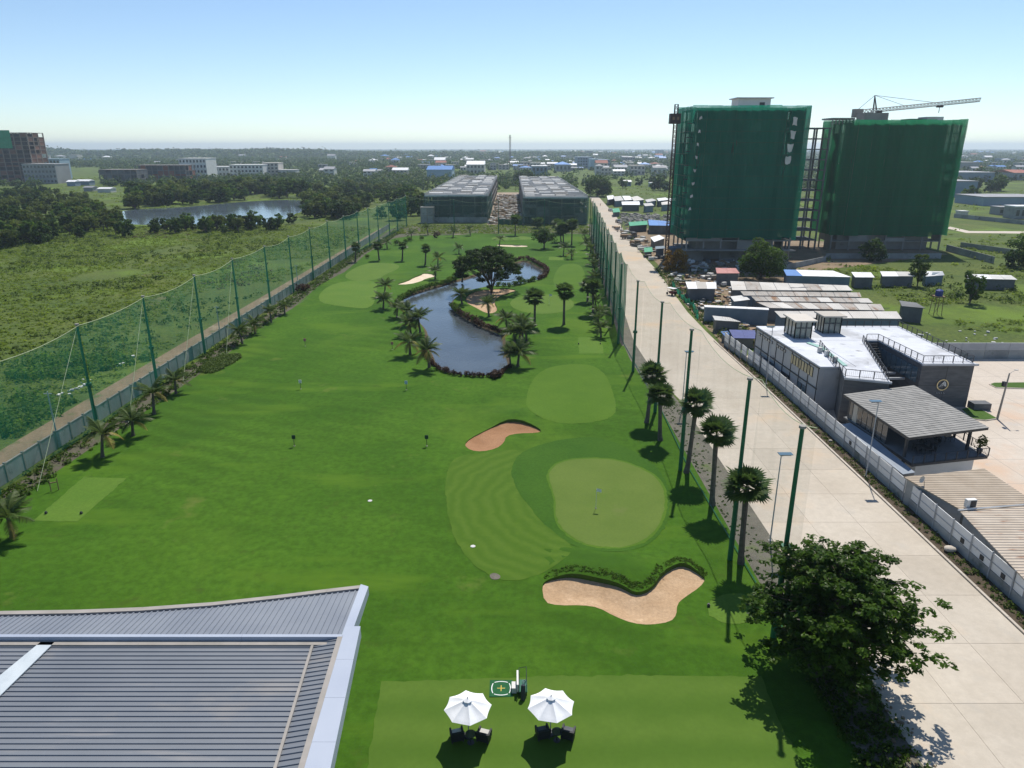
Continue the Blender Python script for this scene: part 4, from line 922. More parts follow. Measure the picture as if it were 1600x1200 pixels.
def tower_a():
    x0, x1, y0, y1 = 56.2, 89.4, 231.5, 250; O = (72, 240, 0)
    t = thing('netted_tower', 'tower under construction wrapped in teal-green netting with white rooftop hut, beside the hoist', 'building', O)
    nx, ny, sx, sy = frame(t, O, x0, x1, y0, y1, 14, 3.3, 5.5, 6, 0, infill=M_concrete, pinf=.45, seed=3)
    b = MB(); b.box(x0 + 4 - O[0], y0 + 4 - O[1], 0, x1 - 4 - O[0], y1 - 4 - O[1], 46); part('core', b.mesh('core', M_concrete), t)
    net_sheets(t, O, (54.9, 230.85), (90.9, 230.85), 7.3, 47.1, 8, M_debris, .22, 1); net_sheets(t, O, (54.9, 251), (54.9, 230.85), 6.8, 47.0, 4, M_debris, .22, 2)
    net_sheets(t, O, (90.9, 230.85), (90.9, 251), 6.5, 47.0, 4, M_debris, .22, 3); net_sheets(t, O, (90.9, 251.5), (54.9, 251.5), 8, 47.5, 6, M_debris, .5, 4)
    for k in range(12): part('net_band', MB().box(55 - O[0], 230.55 - O[1], 9.9 + 3.3 * k, 90.8 - O[0], 230.62 - O[1], 10.02 + 3.3 * k).mesh('net_band', M_pole), t)
    for k in range(12): part('net_band', MB().box(54.55 - O[0], 231 - O[1], 9.9 + 3.3 * k, 54.62 - O[0], 250.8 - O[1], 10.02 + 3.3 * k).mesh('net_band', M_pole), t)
    a = PY(1147, 165, 240); b_ = PY(1197, 165, 240); b = MB(); b.box(a.x - O[0], -4, 46.2, b_.x - O[0], 3, 49.3); hut = part('roof_hut', b.mesh('roof_hut', M_white), t)
    b = MB(); b.box(a.x - .7 - O[0], -4.8, 49.3, b_.x + .7 - O[0], 3.6, 49.6); part('hut_roof', b.mesh('hut_roof', M_offw), hut)
    b = MB(); b.box(b_.x - 3.4 - O[0], -4.06, 46.3, b_.x - 1.8 - O[0], -4.003, 48.2); part('doorway', b.mesh('doorway', M_dsteel), hut)
    for k in range(9):       # scaffold brackets on the left edge
        b = MB(); b.box(53.6 - O[0], 231 - O[1], 9 + k * 4.1, 56 - O[0], 231.2 - O[1], 9.25 + k * 4.1); part('scaffold_bracket', b.mesh('scaffold_bracket', M_dsteel), t)
    b = MB(); b.box(x0 - 1.6 - O[0], y0 - 3.2 - O[1], 3.55, x1 + 1 - O[0], y0 - .4 - O[1], 3.8); part('canopy_slab', b.mesh('canopy_slab', M_concrete), t)
    for k, (zx, zz) in enumerate(((86.2,42.5),(86,38.6),(85.6,34.8),(85.4,31.2),(57.4,43.5),(57.3,39.6),(57.1,35.8),(57,32),(56.8,28.1),(56.6,24.2),(56.4,20.4),(56.2,16.5))):     # off-white sheets on the net, colour standing in for sky-lit openings
        big = k < 4; w_, h_ = (1.5, 2.3) if big else (.7, .8)
        p_ = part('skylit_patch', MB().grid(lambda u, v, w_=w_, h_=h_, zx=zx, zz=zz, k=k: (zx - O[0] + w_ * (u - .5) * (1 - .25 * math.sin(3 * v + k)), 230.45 - O[1] + .03 * math.sin(9 * u + k), zz + h_ * (v - .5) + .15 * math.sin(5 * u + k)), 4, 4).mesh('skylit_patch', M_offw), t)
    return t
tower_a()
def tower_b():
    x0, x1, y0, y1 = 114.0, 152.8, 257, 267; O = (132, 262, 0)
    t = thing('netted_tower', 'wide tower under construction wrapped in dark green netting below the tower crane', 'building', O)
    frame(t, O, x0, x1, y0, y1, 13, 3.3, 6.5, 5, 0, infill=M_concrete, pinf=.4, seed=5)
    b = MB(); b.box(x0 + 3 - O[0], y0 + 2.5 - O[1], 0, x1 - 3 - O[0], y1 - 2 - O[1], 42.6); part('core', b.mesh('core', M_concrete), t)
    net_sheets(t, O, (112.5, 256.35), (154.4, 256.35), 5.2, 43.9, 8, M_debris2, .3, 1, .0); net_sheets(t, O, (110.6, 269), (112.5, 256.35), 5.5, 43.6, 2, M_debris2, .5, 2)
    net_sheets(t, O, (154.4, 256.35), (154.4, 269), 5.2, 44.2, 3, M_debris2, .5, 3); net_sheets(t, O, (154.4, 269), (110.8, 269), 6, 44, 7, M_debris2, .5, 6)
    for k in range(11): part('net_band', MB().box(112.6 - O[0], 256.0 - O[1], 8.6 + 3.3 * k, 154.3 - O[0], 256.07 - O[1], 8.7 + 3.3 * k).mesh('net_band', M_pole), t)
    for (xa, xb, za, zb, m) in ((1331, 1369, 178, 191, M_concrete), (1426, 1452, 184, 192, M_offw), (1400, 1424, 187, 192, M_dsteel)):
        a, c = PY(xa, zb, 268), PY(xb, za, 268); b = MB(); b.box(a.x - O[0], -3, 42.4, c.x - O[0], 3, c.z); part('roof_hut', b.mesh('roof_hut', m), t)
    a, c = PY(1289, 191, 262), PY(1325, 185, 262); b = MB(); b.box(a.x - O[0], -5.5, c.z - .5, c.x - O[0], 3, c.z); r = part('unfinished_roof', b.mesh('unfinished_roof', M_concrete), t)
    for k in range(7):
        x = a.x + .4 + k * (c.x - a.x - .8) / 6 - O[0]; b = MB(); b.box(x - .15, -5.3, 42.4, x + .15, -5, c.z - .5); part('stub_column', b.mesh('stub_column', M_concrete), r)
tower_b()
t = thing('open_frame', 'bare open concrete frame linking the two netted towers', 'building', (97.5, 265, 0))
frame(t, (97.5, 265, 0), 93.4, 109.2, 259, 270, 12, 3.45, 5.4, 5.5, 0, mcol=mat('grey_frame', (.12,.12,.125), (.18,.18,.18), .3, .9), infill=M_slate, pinf=0, slab_t=.35, colw=.5)
# podium ruins and low walls round the towers
for i, (a, b_, h, lab) in enumerate((((1478,392),(1552,412),2.2,'low dark site wall slanting away from the second tower'), ((1500,386),(1590,399),1.8,'low block enclosure wall behind the slanting site wall'), ((1490,340),(1610,352),2.0,'long dark boundary wall across the far right field'), ((1200,428),(1290,408),1.6,'broken block wall at the foot of the first netted tower'), ((1290,404),(1470,404),1.7,'long low retaining wall under the second netted tower'))):
    p, q = P(*a), P(*b_); L = (q - p).length; t = thing('site_wall', lab, 'wall', p, math.atan2(q.y - p.y, q.x - p.x)); n = max(2, int(L / 4)); pm = MB().box(.03, -.12, 0, L / n - .03, .12, h).mesh('wall_panel', M_wall)
    for k in range(n): part('wall_panel', pm, t, (k * L / n, 0, 0))

# --- hoist mast and crane
M_mast = mat('mast_steel', (.05,.035,.03), (.09,.06,.05), 1, .6); M_cranep = mat('crane_paint', (.42,.40,.38), (.55,.53,.50), 1, .6)
def lattice(b, a, c, w, n, r, tri=False):
    a, c = Vector(a), Vector(c); d = (c - a).normalized(); u = d.cross(Vector((0,0,1)) if abs(d.z) < .9 else Vector((0,1,0))).normalized(); v = d.cross(u).normalized()
    offs = [u*w/2 + v*w/2, -u*w/2 + v*w/2, -u*w/2 - v*w/2, u*w/2 - v*w/2] if not tri else [u*w/2 - v*w*.3, -u*w/2 - v*w*.3, v*w*.6]
    m = len(offs)
    for o in offs: b.bar(a + o, c + o, r)
    for k in range(n):
        p, q = a.lerp(c, k / n), a.lerp(c, (k + 1) / n)
        for i in range(m):
            o1, o2 = offs[i], offs[(i+1) % m]; b.bar(p + o1, q + o2, r * .6); b.bar(q + o1, q + o2, r * .6)
t = thing('hoist_mast', 'dark lattice construction hoist standing beside the teal netted tower', 'hoist', (51.4, 238, 0)); top = PY(1052, 163, 238).z
b = MB(); lattice(b, (0, 0, 0), (0, 0, top), 1.0, 34, .11); part('mast', b.mesh('mast', M_mast), t)
zc = PY(1049, 185, 238).z; b = MB(); b.box(-1.9, -1.2, zc - 1.6, 1.4, 1.2, zc + 1.4); cg = part('hoist_cage', b.mesh('hoist_cage', M_mast), t)
b = MB(); b.box(-1.2, -1.26, zc - .5, -.5, -1.203, zc + .4); b.box(.2, -1.26, zc - .5, .8, -1.203, zc + .4); part('cage_window', b.mesh('cage_window', M_wood), cg)
def crane():
    Y = 268; root = PY(1367, 172, Y); O = Vector((root.x, Y, 0)); L = lambda x, y: PY(x, y, Y) - O
    t = thing('tower_crane', 'pale tower crane with long jib rising above the second netted tower', 'crane', O)
    b = MB(); lattice(b, (0, 0, 0), (0, 0, root.z), 1.6, 26, .14); part('mast', b.mesh('mast', M_cranep), t)
    ap = L(1367, 149); b = MB(); b.bar((-.7, 0, root.z), ap, .16); b.bar((.7, 0, root.z), ap, .16); b.bar((0, .7, root.z), ap, .13); b.bar((0, -.7, root.z), ap, .13); part('apex_frame', b.mesh('apex_frame', M_mast), t)
    j0, j1 = L(1369, 171.5), L(1531, 155); b = MB(); lattice(b, j0, j1, 1.3, 30, .13, True); j = part('jib', b.mesh('jib', M_cranep), t)
    b = MB(); m1 = j0.lerp(j1, .62); b.bar(ap, m1, .07); b.bar(ap, j0.lerp(j1, .3), .06); part('tie_rod', b.mesh('tie_rod', M_mast), t)
    k = j0.lerp(j1, .62); b = MB(); b.box(k.x - 1, -.6, k.z - 1.4, k.x + 1, .6, k.z - .7); b.bar((k.x, 0, k.z - 1.4), (k.x, 0, k.z - 3.2), .12); part('trolley', b.mesh('trolley', M_mast), j)
    c1 = L(1335, 176); b = MB(); lattice(b, (0, 0, root.z), c1, 1.2, 6, .13); part('counter_jib', b.mesh('counter_jib', M_cranep), t)
    b = MB(); b.box(c1.x - .5, -1, c1.z - 1.6, c1.x + 2.6, 1, c1.z + 1.2); part('counterweight', b.mesh('counterweight', M_concrete), t); b = MB(); b.bar(ap, c1, .07); part('tie_rod', b.mesh('tie_rod', M_mast), t)
    b = MB(); b.box(.6, -1, root.z - 2.2, 2.2, .8, root.z - .2); part('cab', b.mesh('cab', M_mast), t)
crane()

# --- twin netted blocks at the far end
def block(name, label, x0, x1, y0, y1, h, seed):
    O = ((x0 + x1) / 2, y0, 0); t = thing(name, label, 'building', O); rng = random.Random(seed)
    frame(t, O, x0, x1, y0, y1, 3, h / 3, (x1 - x0) / 5, 8.2, 0, infill=M_wall, pinf=.22, seed=seed, slab_t=.4)
    b = MB(); b.box(x0 + 3 - O[0], 4, 0, x1 - 3 - O[0], y1 - y0 - 4, h - .9); part('core', b.mesh('core', M_slate), t)
    net_sheets(t, O, (x0 - .8, y0 - .9), (x1 + .8, y0 - .9), .6, h + .3, 5, M_blocknet, .3, seed); net_sheets(t, O, (x1 + .9, y0), (x1 + .9, y0 + 60), 1.2, h, 6, M_blocknet, .3, seed + 1)
    nrow = int((y1 - y0) / 8.2)
    for k in range(nrow + 1):
        y = k * (y1 - y0) / nrow
        b = MB(); b.box(x0 - O[0] - .4, y - .35, h, x1 - O[0] + .4, y + .35, h + .9); part('party_wall', b.mesh('party_wall', M_offw), t)
        for c in range(4):
            if rng.random() < .62:
                xa = x0 - O[0] + (x1 - x0) * c / 4 + rng.uniform(.2, .9); xb = xa + (x1 - x0) / 4 * rng.uniform(.55, .95)
                b = MB(); b.box(xa, y + rng.uniform(.5, 1.2), h + .4 + rng.uniform(0, .5), xb, y + rng.uniform(3.5, 5.2), h + 1.25 + rng.uniform(0, .2)); part('roof_slab', b.mesh('roof_slab', rng.choice((M_offw, M_white, M_concrete, M_offw))), t)
        for xx in (x0, x1):
            b = MB(); b.box(xx - O[0] - .35, y - .6, h + .91, xx - O[0] + .35, y + .6, h + 1.7); part('parapet_stub', b.mesh('parapet_stub', M_offw), t)
block('netted_block', 'long low unfinished block under green netting with a small annex at its corner', -42.3, -12.2, 358, 600, 12.2, 2)
block('netted_block', 'long low unfinished block under green netting beside the road end', 5.8, 35.6, 347, 582, 12.0, 9)
a = P(664, 344); t = thing('block_annex', 'small two-storey concrete annex at the corner of the left netted block', 'building', (a.x, 360, 0)); frame(t, (a.x, 360, 0), a.x, a.x + 6, 352, 357, 2, 3.8, 3, 4, 0, infill=M_wall, pinf=.7, seed=4)
t = thing('base_wall', 'plain grey block wall along the foot of the left netted block', 'wall', (-44, 355, 0)); pm = MB().box(0.02, -.12, 0, 3.98, .12, 2.6).mesh('wall_panel', M_wall)
for k in range(8): part('wall_panel', pm, t, (4 * k, 0, 0))
b = MB(); pts = [P(779, 346), P(800, 350), P(812, 352)]; t = thing('green_hoarding', 'dark green tarpaulin hoarding across the gap between the netted blocks', 'hoarding', (pts[0].x, 345, 0))
for i in range(4): part('hoarding_panel', MB().box(.03 + i * 2.9, -.05, 0, 2.87 + i * 2.9, .05, 2.6).mesh('hoarding_panel', mat('dark_green_sheet', (.012,.07,.045), (.02,.10,.06), .5, .7)), t)

# --- far left tower and neighbours
a, c = P(4, 288), P(66, 286); yb = c.y
x0, x1 = PY(0, 286, yb).x - 25, PY(57, 286, yb).x
t = thing('brick_frame_tower', 'tall unfinished brown concrete tower with red brick infill on the left skyline', 'building', ((x0 + x1) / 2, yb + 12, 0)); hh = PY(60, 207, yb).z
frame(t, ((x0 + x1) / 2, yb + 12, 0), x0, x1, yb, yb + 26, 12, hh / 12, 7, 8, 0, mcol=mat('brown_frame', (.20,.16,.13), (.28,.22,.17), .1, .9), infill=mat('dull_brick', (.15,.075,.05), (.21,.11,.075), .3, .9, rnd=.3), pinf=.42, seed=8, slab_t=.5, colw=.9)
b = MB(); b.box(x0 + 5 - (x0+x1)/2, -8, 0, x1 - 5 - (x0+x1)/2, 11, hh - 1); part('core', b.mesh('core', mat('grey_brown_block', (.085,.075,.068), (.12,.105,.095), .1, .9)), t)
a, c = PY(0, 225, yb - 2), PY(14, 205, yb - 2); net_sheets(t, ((x0 + x1) / 2, yb + 12), (x0, yb - 1.5), (c.x, yb - 1.5), c.z - 16, c.z + 1, 2, M_green_tarp, .4, 4)

M_win = glassmat('far_window', (.035,.045,.055), .2)
def block_house(name, label, px0, px1, pybase, pytop, depth, mw, rows, cols, roof=None, group=None, parapet=.6, cat='building', roofmat=None):
    """building whose front spans pixels px0..px1, standing at pybase, reaching pytop"""
    yb = P((px0 + px1) / 2, pybase).y; a, c = PY(px0, pybase, yb), PY(px1, pybase, yb); h = max(2.2, PY(px0, pytop, yb).z); w = c.x - a.x
    t = thing(name, label, cat, (a.x, yb, 0), 0, group)
    b = MB(); b.box(0, 0, 0, w, depth, h); part('wall', b.mesh('wall', mw), t)
    b = MB()
    if roof == 'gable':
        r = min(h * .35, depth * .22); b.v += [(-.4, -.5, h), (w + .4, -.5, h), (w + .4, depth + .5, h), (-.4, depth + .5, h), (-.4, depth/2, h + r), (w + .4, depth/2, h + r)]
        b.f += [(0,1,5,4), (2,3,4,5), (1,2,5), (3,0,4), (3,2,1,0)]
    elif roof == 'hip':
        r = min(h * .4, depth * .25); q = min(w, depth) / 2; b.v += [(-.5, -.5, h), (w + .5, -.5, h), (w + .5, depth + .5, h), (-.5, depth + .5, h), (q, depth/2, h + r), (w - q + .01, depth/2, h + r)]
        b.f += [(0,1,5,4), (2,3,4,5), (1,2,5), (3,0,4), (3,2,1,0)]
    else: b.box(-.3, -.3, h, w + .3, depth + .3, h + parapet)
    part('roof', b.mesh('roof', roofmat or mw), t)
    if rows:
        sx, sz = w / cols, h / rows; wm = MB().box(-sx * .27, -.08, -sz * .24, sx * .27, .05, sz * .24).mesh('window', M_win)
        for r_ in range(rows):
            for k in range(cols): part('window', wm, t, ((k + .5) * sx, 0, (r_ + .52) * sz))
    return t
M_cream = mat('cream_wall', (.46,.42,.36), (.56,.52,.46), .1, .85, rnd=.12); M_pblue = mat('pale_blue_wall', (.30,.42,.50), (.38,.50,.58), .1, .8, rnd=.1); M_gblue = mat('blue_grey_block', (.20,.26,.33), (.27,.33,.40), .05, .8, rnd=.12)
M_pgrey = mat('far_grey_wall', (.27,.27,.27), (.36,.36,.355), .05, .85, rnd=.15); M_rred = mat('far_red_roof', (.24,.085,.06), (.33,.13,.09), .1, .8, rnd=.2); M_rgrey = mat('far_grey_roof', (.26,.26,.27), (.38,.38,.39), .1, .7, rnd=.2)
block_house('apartment_block', 'four-storey grey unfinished wing with square windows beside the brick frame tower', 40, 91, 287, 257, 24, M_pgrey, 4, 9)
block_house('apartment_block', 'pale blue block with square windows behind the unfinished grey wing', 72, 98, 280, 249, 20, M_pblue, 4, 5)
def unfinished(label, px0, px1, pyb, pyt, floors, depth, seed, mi=None):
    yb = P(px0, pyb).y; a, c = PY(px0, pyb, yb), PY(px1, pyb, yb); h = PY(px0, pyt, yb).z; O = ((a.x + c.x) / 2, yb, 0)
    t = thing('unfinished_block', label, 'building', O); frame(t, O, a.x, c.x, yb, yb + depth, floors, h / floors, 6, 8, 0, mcol=mat('old_frame', (.17,.155,.14), (.24,.22,.20), .1, .9), infill=mi or M_slate, pinf=.5, seed=seed, slab_t=.5, colw=.7)
    b = MB(); b.box(a.x - O[0] + 3, 3, 0, c.x - O[0] - 3, depth - 2, h - .8); part('core', b.mesh('core', M_slate), t)
unfinished('long dark unfinished block left of the lake trees', 158, 216, 287, 265, 3, 22, 1); unfinished('longer unfinished concrete block with rusty columns on its roof', 214, 292, 283, 258, 3, 24, 2, M_brick)
block_house('apartment_block', 'white four-storey block with a roof hut behind the lake trees', 283, 325, 280, 248, 30, M_white, 4, 8)
block_house('white_block', 'long white low block right of the four-storey white block', 326, 359, 276, 261, 26, M_white, 2, 6); block_house('white_block', 'white block with a row of dark windows above the lake', 360, 412, 277, 258, 26, M_white, 3, 9)
block_house('apartment_block', 'grey-cream stair-stepped block right of the white blocks', 412, 436, 276, 255, 22, M_cream, 4, 4); block_house('shop_house', 'low cream house with flat roof in front of palm groves', 434, 462, 276, 266, 18, M_offw, 1, 4)
block_house('high_rise', 'small pale high-rise standing on the left skyline', 251, 265, 231, 218.5, 40, M_pgrey, 5, 4)
block_house('warehouse', 'bright blue roofed warehouse beyond the left netted block', 667, 706, 280, 265, 42, M_pblue, 0, 0, 'gable', roofmat=M_blue); block_house('warehouse', 'white gabled warehouse above the left netted block', 729, 757, 272, 257, 40, M_cream, 2, 5, 'gable', roofmat=M_ironw)
block_house('villa', 'two-storey grey villa with white flat roof between the netted blocks', 831, 855, 279, 260, 26, M_gblue, 2, 4, roofmat=M_ironw); block_house('villa', 'blue hip-roofed house above the right netted block', 868, 892, 268, 257, 40, M_pgrey, 1, 4, 'hip', roofmat=M_blue)
block_house('office_block', 'dark blue-grey office block left of the pale slab', 902, 926, 263, 246, 60, M_gblue, 4, 6); block_house('office_block', 'pale blue vertical slab building among far roofs', 923, 933, 266, 249, 40, M_pblue, 0, 0); block_house('office_block', 'long dark office building with window bands right of the pale slab', 933, 953, 264, 250, 60, M_gblue, 3, 6)
block_house('office_block', 'grey mid-rise block standing left of the hoist mast', 976, 992, 258, 246, 50, M_pgrey, 4, 4); block_house('high_rise', 'hazy grey high-rise on the skyline beside the hoist mast', 1027, 1037, 243, 234.5, 60, M_gblue, 5, 3); block_house('high_rise', 'pale tower block on the centre skyline', 917, 926, 246, 236, 60, M_pgrey, 5, 3)
block_house('factory', 'pale blue-grey factory hall directly right of the second tower', 1488, 1524, 308, 284, 40, M_gblue, 0, 0, roofmat=M_rgrey); block_house('factory', 'second wider blue-grey factory hall behind the first', 1490, 1552, 284, 270, 50, M_gblue, 0, 0, roofmat=M_rgrey); block_house('factory', 'tall grey storage block above the factory halls', 1500, 1528, 268, 254, 50, M_pgrey, 0, 0); block_house('factory', 'long pale shed roof at the right edge behind the field', 1535, 1640, 322, 309, 30, M_gblue, 0, 0, roofmat=M_rgrey)
block_house('hut', 'grey cabin with pale roof by the long boundary wall', 1560, 1584, 336, 325, 8, M_pgrey, 1, 3); block_house('hut', 'larger pale-roofed cabin at the end of the boundary wall', 1584, 1620, 342, 324, 9, M_wall, 1, 4, roofmat=M_ironw); block_house('hut', 'small white hut on the left of the boundary wall', 1501, 1512, 338, 332, 5, M_offw, 0, 0)
block_house('hut', 'white-roofed hut alone in the far green field', 974, 986, 291, 284, 7, M_gblue, 1, 2, 'gable', roofmat=M_ironw); block_house('long_shed', 'long bright white roof in the far green field', 1016, 1043, 292, 286.5, 10, M_offw, 0, 0, roofmat=M_ironw); block_house('apartment_block', 'red-roofed block on the right skyline', 1582, 1612, 282, 270, 40, M_pgrey, 1, 4, 'gable', roofmat=M_rred)
block_house('apartment_block', 'pale slab with dark top beyond the right factory halls', 1572, 1584, 258, 248, 40, M_gblue, 3, 3)
block_house('hut', 'white-roofed shed at the foot of the scrub left of the lake', 153, 173, 301, 295, 9, M_offw, 0, 0, 'gable', roofmat=M_ironw); block_house('hut', 'dark blue roofed shed near the far left clearing', 105, 118, 291, 284, 9, M_gblue, 0, 0, 'gable', roofmat=M_ironw); block_house('hut', 'long white roofed shed in the far left clearing', 119, 140, 290, 283, 10, M_gblue, 0, 0, 'gable', roofmat=M_ironw); block_house('hut', 'small grey shed below the clearing on the left', 131, 145, 299, 293, 8, M_pgrey, 0, 0, 'gable', roofmat=M_rgrey)
t = thing('telecom_mast', 'thin lattice telecom mast rising above the far skyline', 'mast', (P(797, 256).x, P(797, 256).y, 0)); b = MB(); lattice(b, (0, 0, 0), (0, 0, PY(797, 211, P(797, 256).y).z), 3, 18, .35); part('mast', b.mesh('mast', M_mast), t)
b = MB(); z = PY(797, 214, P(797, 256).y).z; b.box(-2.6, -1, z - 3, -1.8, 1, z); b.box(1.8, -1, z - 3, 2.6, 1, z); part('antenna_panel', b.mesh('antenna_panel', M_offw), t)

def far_houses():
    rng = random.Random(42); kinds = [('white-roofed', M_ironw, M_cream), ('blue-roofed', M_blue, M_offw), ('grey-roofed', M_rgrey, M_offw), ('red-roofed', M_rred, M_cream), ('pale flat-roofed', None, M_cream), ('grey flat-roofed', None, M_pgrey)]
    n = 0
    while n < 360:
        x = rng.uniform(-10, 1610) if rng.random() < .5 else rng.uniform(560, 1300 if rng.random() < .5 else 1610); y = 240 + 36 * rng.random() ** 1.5
        if (640 < x < 925 and y > 268) or (x < 640 and rng.random() < .62) or (x < 470 and y > 262) or (1040 < x < 1500): continue
        k, rm, wm = rng.choice(kinds); q = P(x, y); w = rng.uniform(8, 20) * (1 + max(0, 255 - y) * .05); wp = w / q.y * 1170; h = rng.uniform(3.5, 9) * (1 + max(0, 252 - y) * .04)
        top = y - h / q.y * 1170
        if rng.random() < .12: top -= 5 / q.y * 1170; 
        rows = 2 if (h > 6 and y > 250) else (1 if y > 255 else 0)
        block_house('far_house', k + ' small building among the distant trees of the town', x, x + wp, y, top, w * rng.uniform(.6, 1.1), wm, rows, max(2, int(w / 4.5)), 'gable' if rm and rng.random() < .7 else ('hip' if rm else None), k + ' distant houses', .5, 'house', rm or wm); n += 1
far_houses()
# ================================================================ CLUBHOUSE BESIDE THE ROAD
M_roofw = mat('white_roof_coating', (.52,.54,.58), (.62,.64,.68), .4, .7, patches=[((.40,.41,.43), .12, .53), ((.28,.29,.31), .32, .595), ((.17,.17,.18), .5, .63)])
M_teal = mat('teal_channel', (.22,.40,.36), (.30,.48,.43), .6, .7)
M_gold = mat('gold_metal', (.60,.50,.28), (.72,.62,.38), 2, .4, metal=.6)
def railing(t, O, path, h=1.0, step=1.5, close=False):
    pts = [Vector(p) - Vector(O) for p in path]
    for a, c in zip(pts[:-1], pts[1:]):
        L = (c - a).length; n = max(1, round(L / step)); z = Vector((0, 0, h)); d = (c - a).normalized() * .05
        b = MB(); b.bar(a + z + d, c + z - d, .045); b.bar(a + z * .12 + d, c + z * .12 - d, .03); part('handrail', b.mesh('handrail', M_dsteel), t)
        pm = MB().box(-.045, -.045, 0, .045, .045, h).mesh('rail_post', M_dsteel)
        for i in range(n + (1 if c is pts[-1] else 0)): part('rail_post', pm, t, a.lerp(c, i / n))
        b = MB(); m = int(L / .22)
        for i in range(1, m): q = a.lerp(c, i / m); b.bar(q + z * .12, q + z, .010)
        part('balusters', b.mesh('balusters', M_dsteel), t)
def wedge(t, name, poly, z0, z1, m): return part(name, MB().prism(poly, z0, z1).mesh(name, m), t)
def clubhouse():
    O = Vector((52, 100, 0)); t = thing('clubhouse', 'two-storey grey clubhouse with white flat roof terraces and dark stone end walls', 'building', O); Z = 6.2
    lo = lambda pts: [(x - O.x, y - O.y) for x, y in pts]
    A = [(42.4, 93.5), (47.2, 93.5), (47.2, 116.6), (41.2, 116.6)]                  # long block beside the road
    Bw = [(43.6, 88.6), (48.6, 86.8), (54.9, 107.2), (47.3, 107.2), (47.3, 93.4), (45.2, 93.4)]  # middle wing
    C = [(57.2, 94.8), (64.5, 94.8), (65.0, 116.5), (47.3, 116.6), (47.3, 107.3), (57.2, 107.3)]  # right wing and back
    wedge(t, 'side_wall', lo(A), 0, Z - .004, M_grey); wedge(t, 'wing_wall', lo(Bw), 0, Z - .006, M_stone); wedge(t, 'wing_wall', lo(C), 0, Z - .008, M_stone)
    for nm, poly in (('roof_terrace', A), ('roof_terrace', Bw), ('roof_terrace', C)):
        cx, cy = np.mean(poly, 0); wedge(t, nm, lo([((x - cx) * 1.012 + cx, (y - cy) * 1.012 + cy) for x, y in poly]), Z + (.0 if poly is A else .014 if poly is Bw else .028), Z + (.20 if poly is A else .22 if poly is Bw else .24), M_roofw)
    # cladding frames and windows on the road side
    def xa(y): return 41.2 + 1.2 * (116.6 - y) / 23.1
    ang = math.atan2(-1.2, 23.1)
    for k in range(9):
        y = 93.7 + k * 2.84; b = MB(); b.box(xa(y) - O.x - .09, y - O.y - .06, 0, xa(y) - O.x + .05, y - O.y + .06, Z - .02); part('cladding_rib', b.mesh('cladding_rib', M_dsteel), t)
    for z in (3.1, Z - .12):
        b = MB(); b.hexa([(xa(y) - O.x + dx, y - O.y, zz) for zz in (z - .07, z + .07) for dx, y in ((-.13, 93.5), (.04, 93.5), (.04, 116.6), (-.13, 116.6))]); part('floor_band', b.mesh('floor_band', M_dsteel), t)
    def win(y0, y1, z0, z1, m, n):
        for k in range(n):
            a, c = y0 + (y1 - y0) * k / n, y0 + (y1 - y0) * (k + 1) / n - .12; x = xa((a + c) / 2) - O.x
            b = MB(); b.box(x - .06, a - O.y, z0, x + .02, c - O.y, z1); w = part('window', b.mesh('window', M_dsteel), t); b = MB(); b.box(x - .09, a - O.y + .06, z0 + .06, x - .062, c - O.y - .06, z1 - .06); part('pane', b.mesh('pane', m), w)
    win(95.2, 102.6, 4.3, 5.7, M_blind, 8); win(104.5, 108, 5.2, 5.65, M_glassb, 4); win(109.5, 115.5, 5.2, 5.65, M_glassb, 6); win(96.5, 99.5, 1.0, 2.4, M_glassb, 2); win(102, 105, .9, 2.2, M_glass, 2); win(108, 114.5, 1.0, 2.3, M_glassb, 5)
    b = MB(); b.box(43.0 - O.x, 93.42 - O.y, 0.4, 44.9 - O.x, 93.497 - O.y, Z - .3); part('end_panel', b.mesh('end_panel', M_grey), t)
    # courtyard glazing under the right wing and stairs
    for k in range(8):
        y = 95.6 + k * 1.45; b = MB(); b.box(57.12 - O.x, y - O.y, 3.4, 57.197 - O.x, y + 1.25 - O.y, 5.5); part('window', b.mesh('window', M_glassb), t)
    for k in range(12):
        b = MB(); y = 106.9 - .35 * k; b.box(55.3 - O.x, y - O.y, Z - .3 - .3 * k, 56.9 - O.x, y + .34 - O.y, Z - .24 - .3 * k); part('stair_tread', b.mesh('stair_tread', M_dsteel), t)
    b = MB(); b.box(49 - O.x, 95 - O.y, .02, 57 - O.x, 107 - O.y, .12); part('courtyard_floor', b.mesh('courtyard_floor', M_slate), t)
    for k in range(3): b = MB(); b.box(51.5 - O.x, 98 + 2.6 * k - O.y, 3.0, 57 - O.x, 98.25 + 2.6 * k - O.y, 3.3); part('courtyard_beam', b.mesh('courtyard_beam', M_grey), t)
    # cornices
    for a, c in (((43.5, 88.45), (48.75, 86.6)), ((57.0, 94.65), (64.8, 94.65))):
        b = MB(); a, c = Vector(a), Vector(c); d = (c - a).normalized(); nrm = Vector((d.y, -d.x)); q = [a, c, c + nrm * .35, a + nrm * .35]; b.prism(lo([tuple(p) for p in reversed(q)]), Z + .01, Z + .27); part('cornice', b.mesh('cornice', M_grey), t)
    # terraces: teal channel, vents, railings
    b = MB(); b.prism(lo([(45.6, 93.6), (46.2, 93.6), (46.9, 103.4), (45.9, 106), (45.2, 105.6), (46, 103)]), Z + .26, Z + .31); part('teal_channel', b.mesh('teal_channel', M_teal), t)
    for x, y in ((45.2, 100.5), (45.4, 98.6), (45.3, 95.6)): b = MB(); b.obox((x - O.x, y - O.y, Z + .24), .5, .6, .75); part('roof_vent', b.mesh('roof_vent', M_offw), t)
    zr = Z + .26
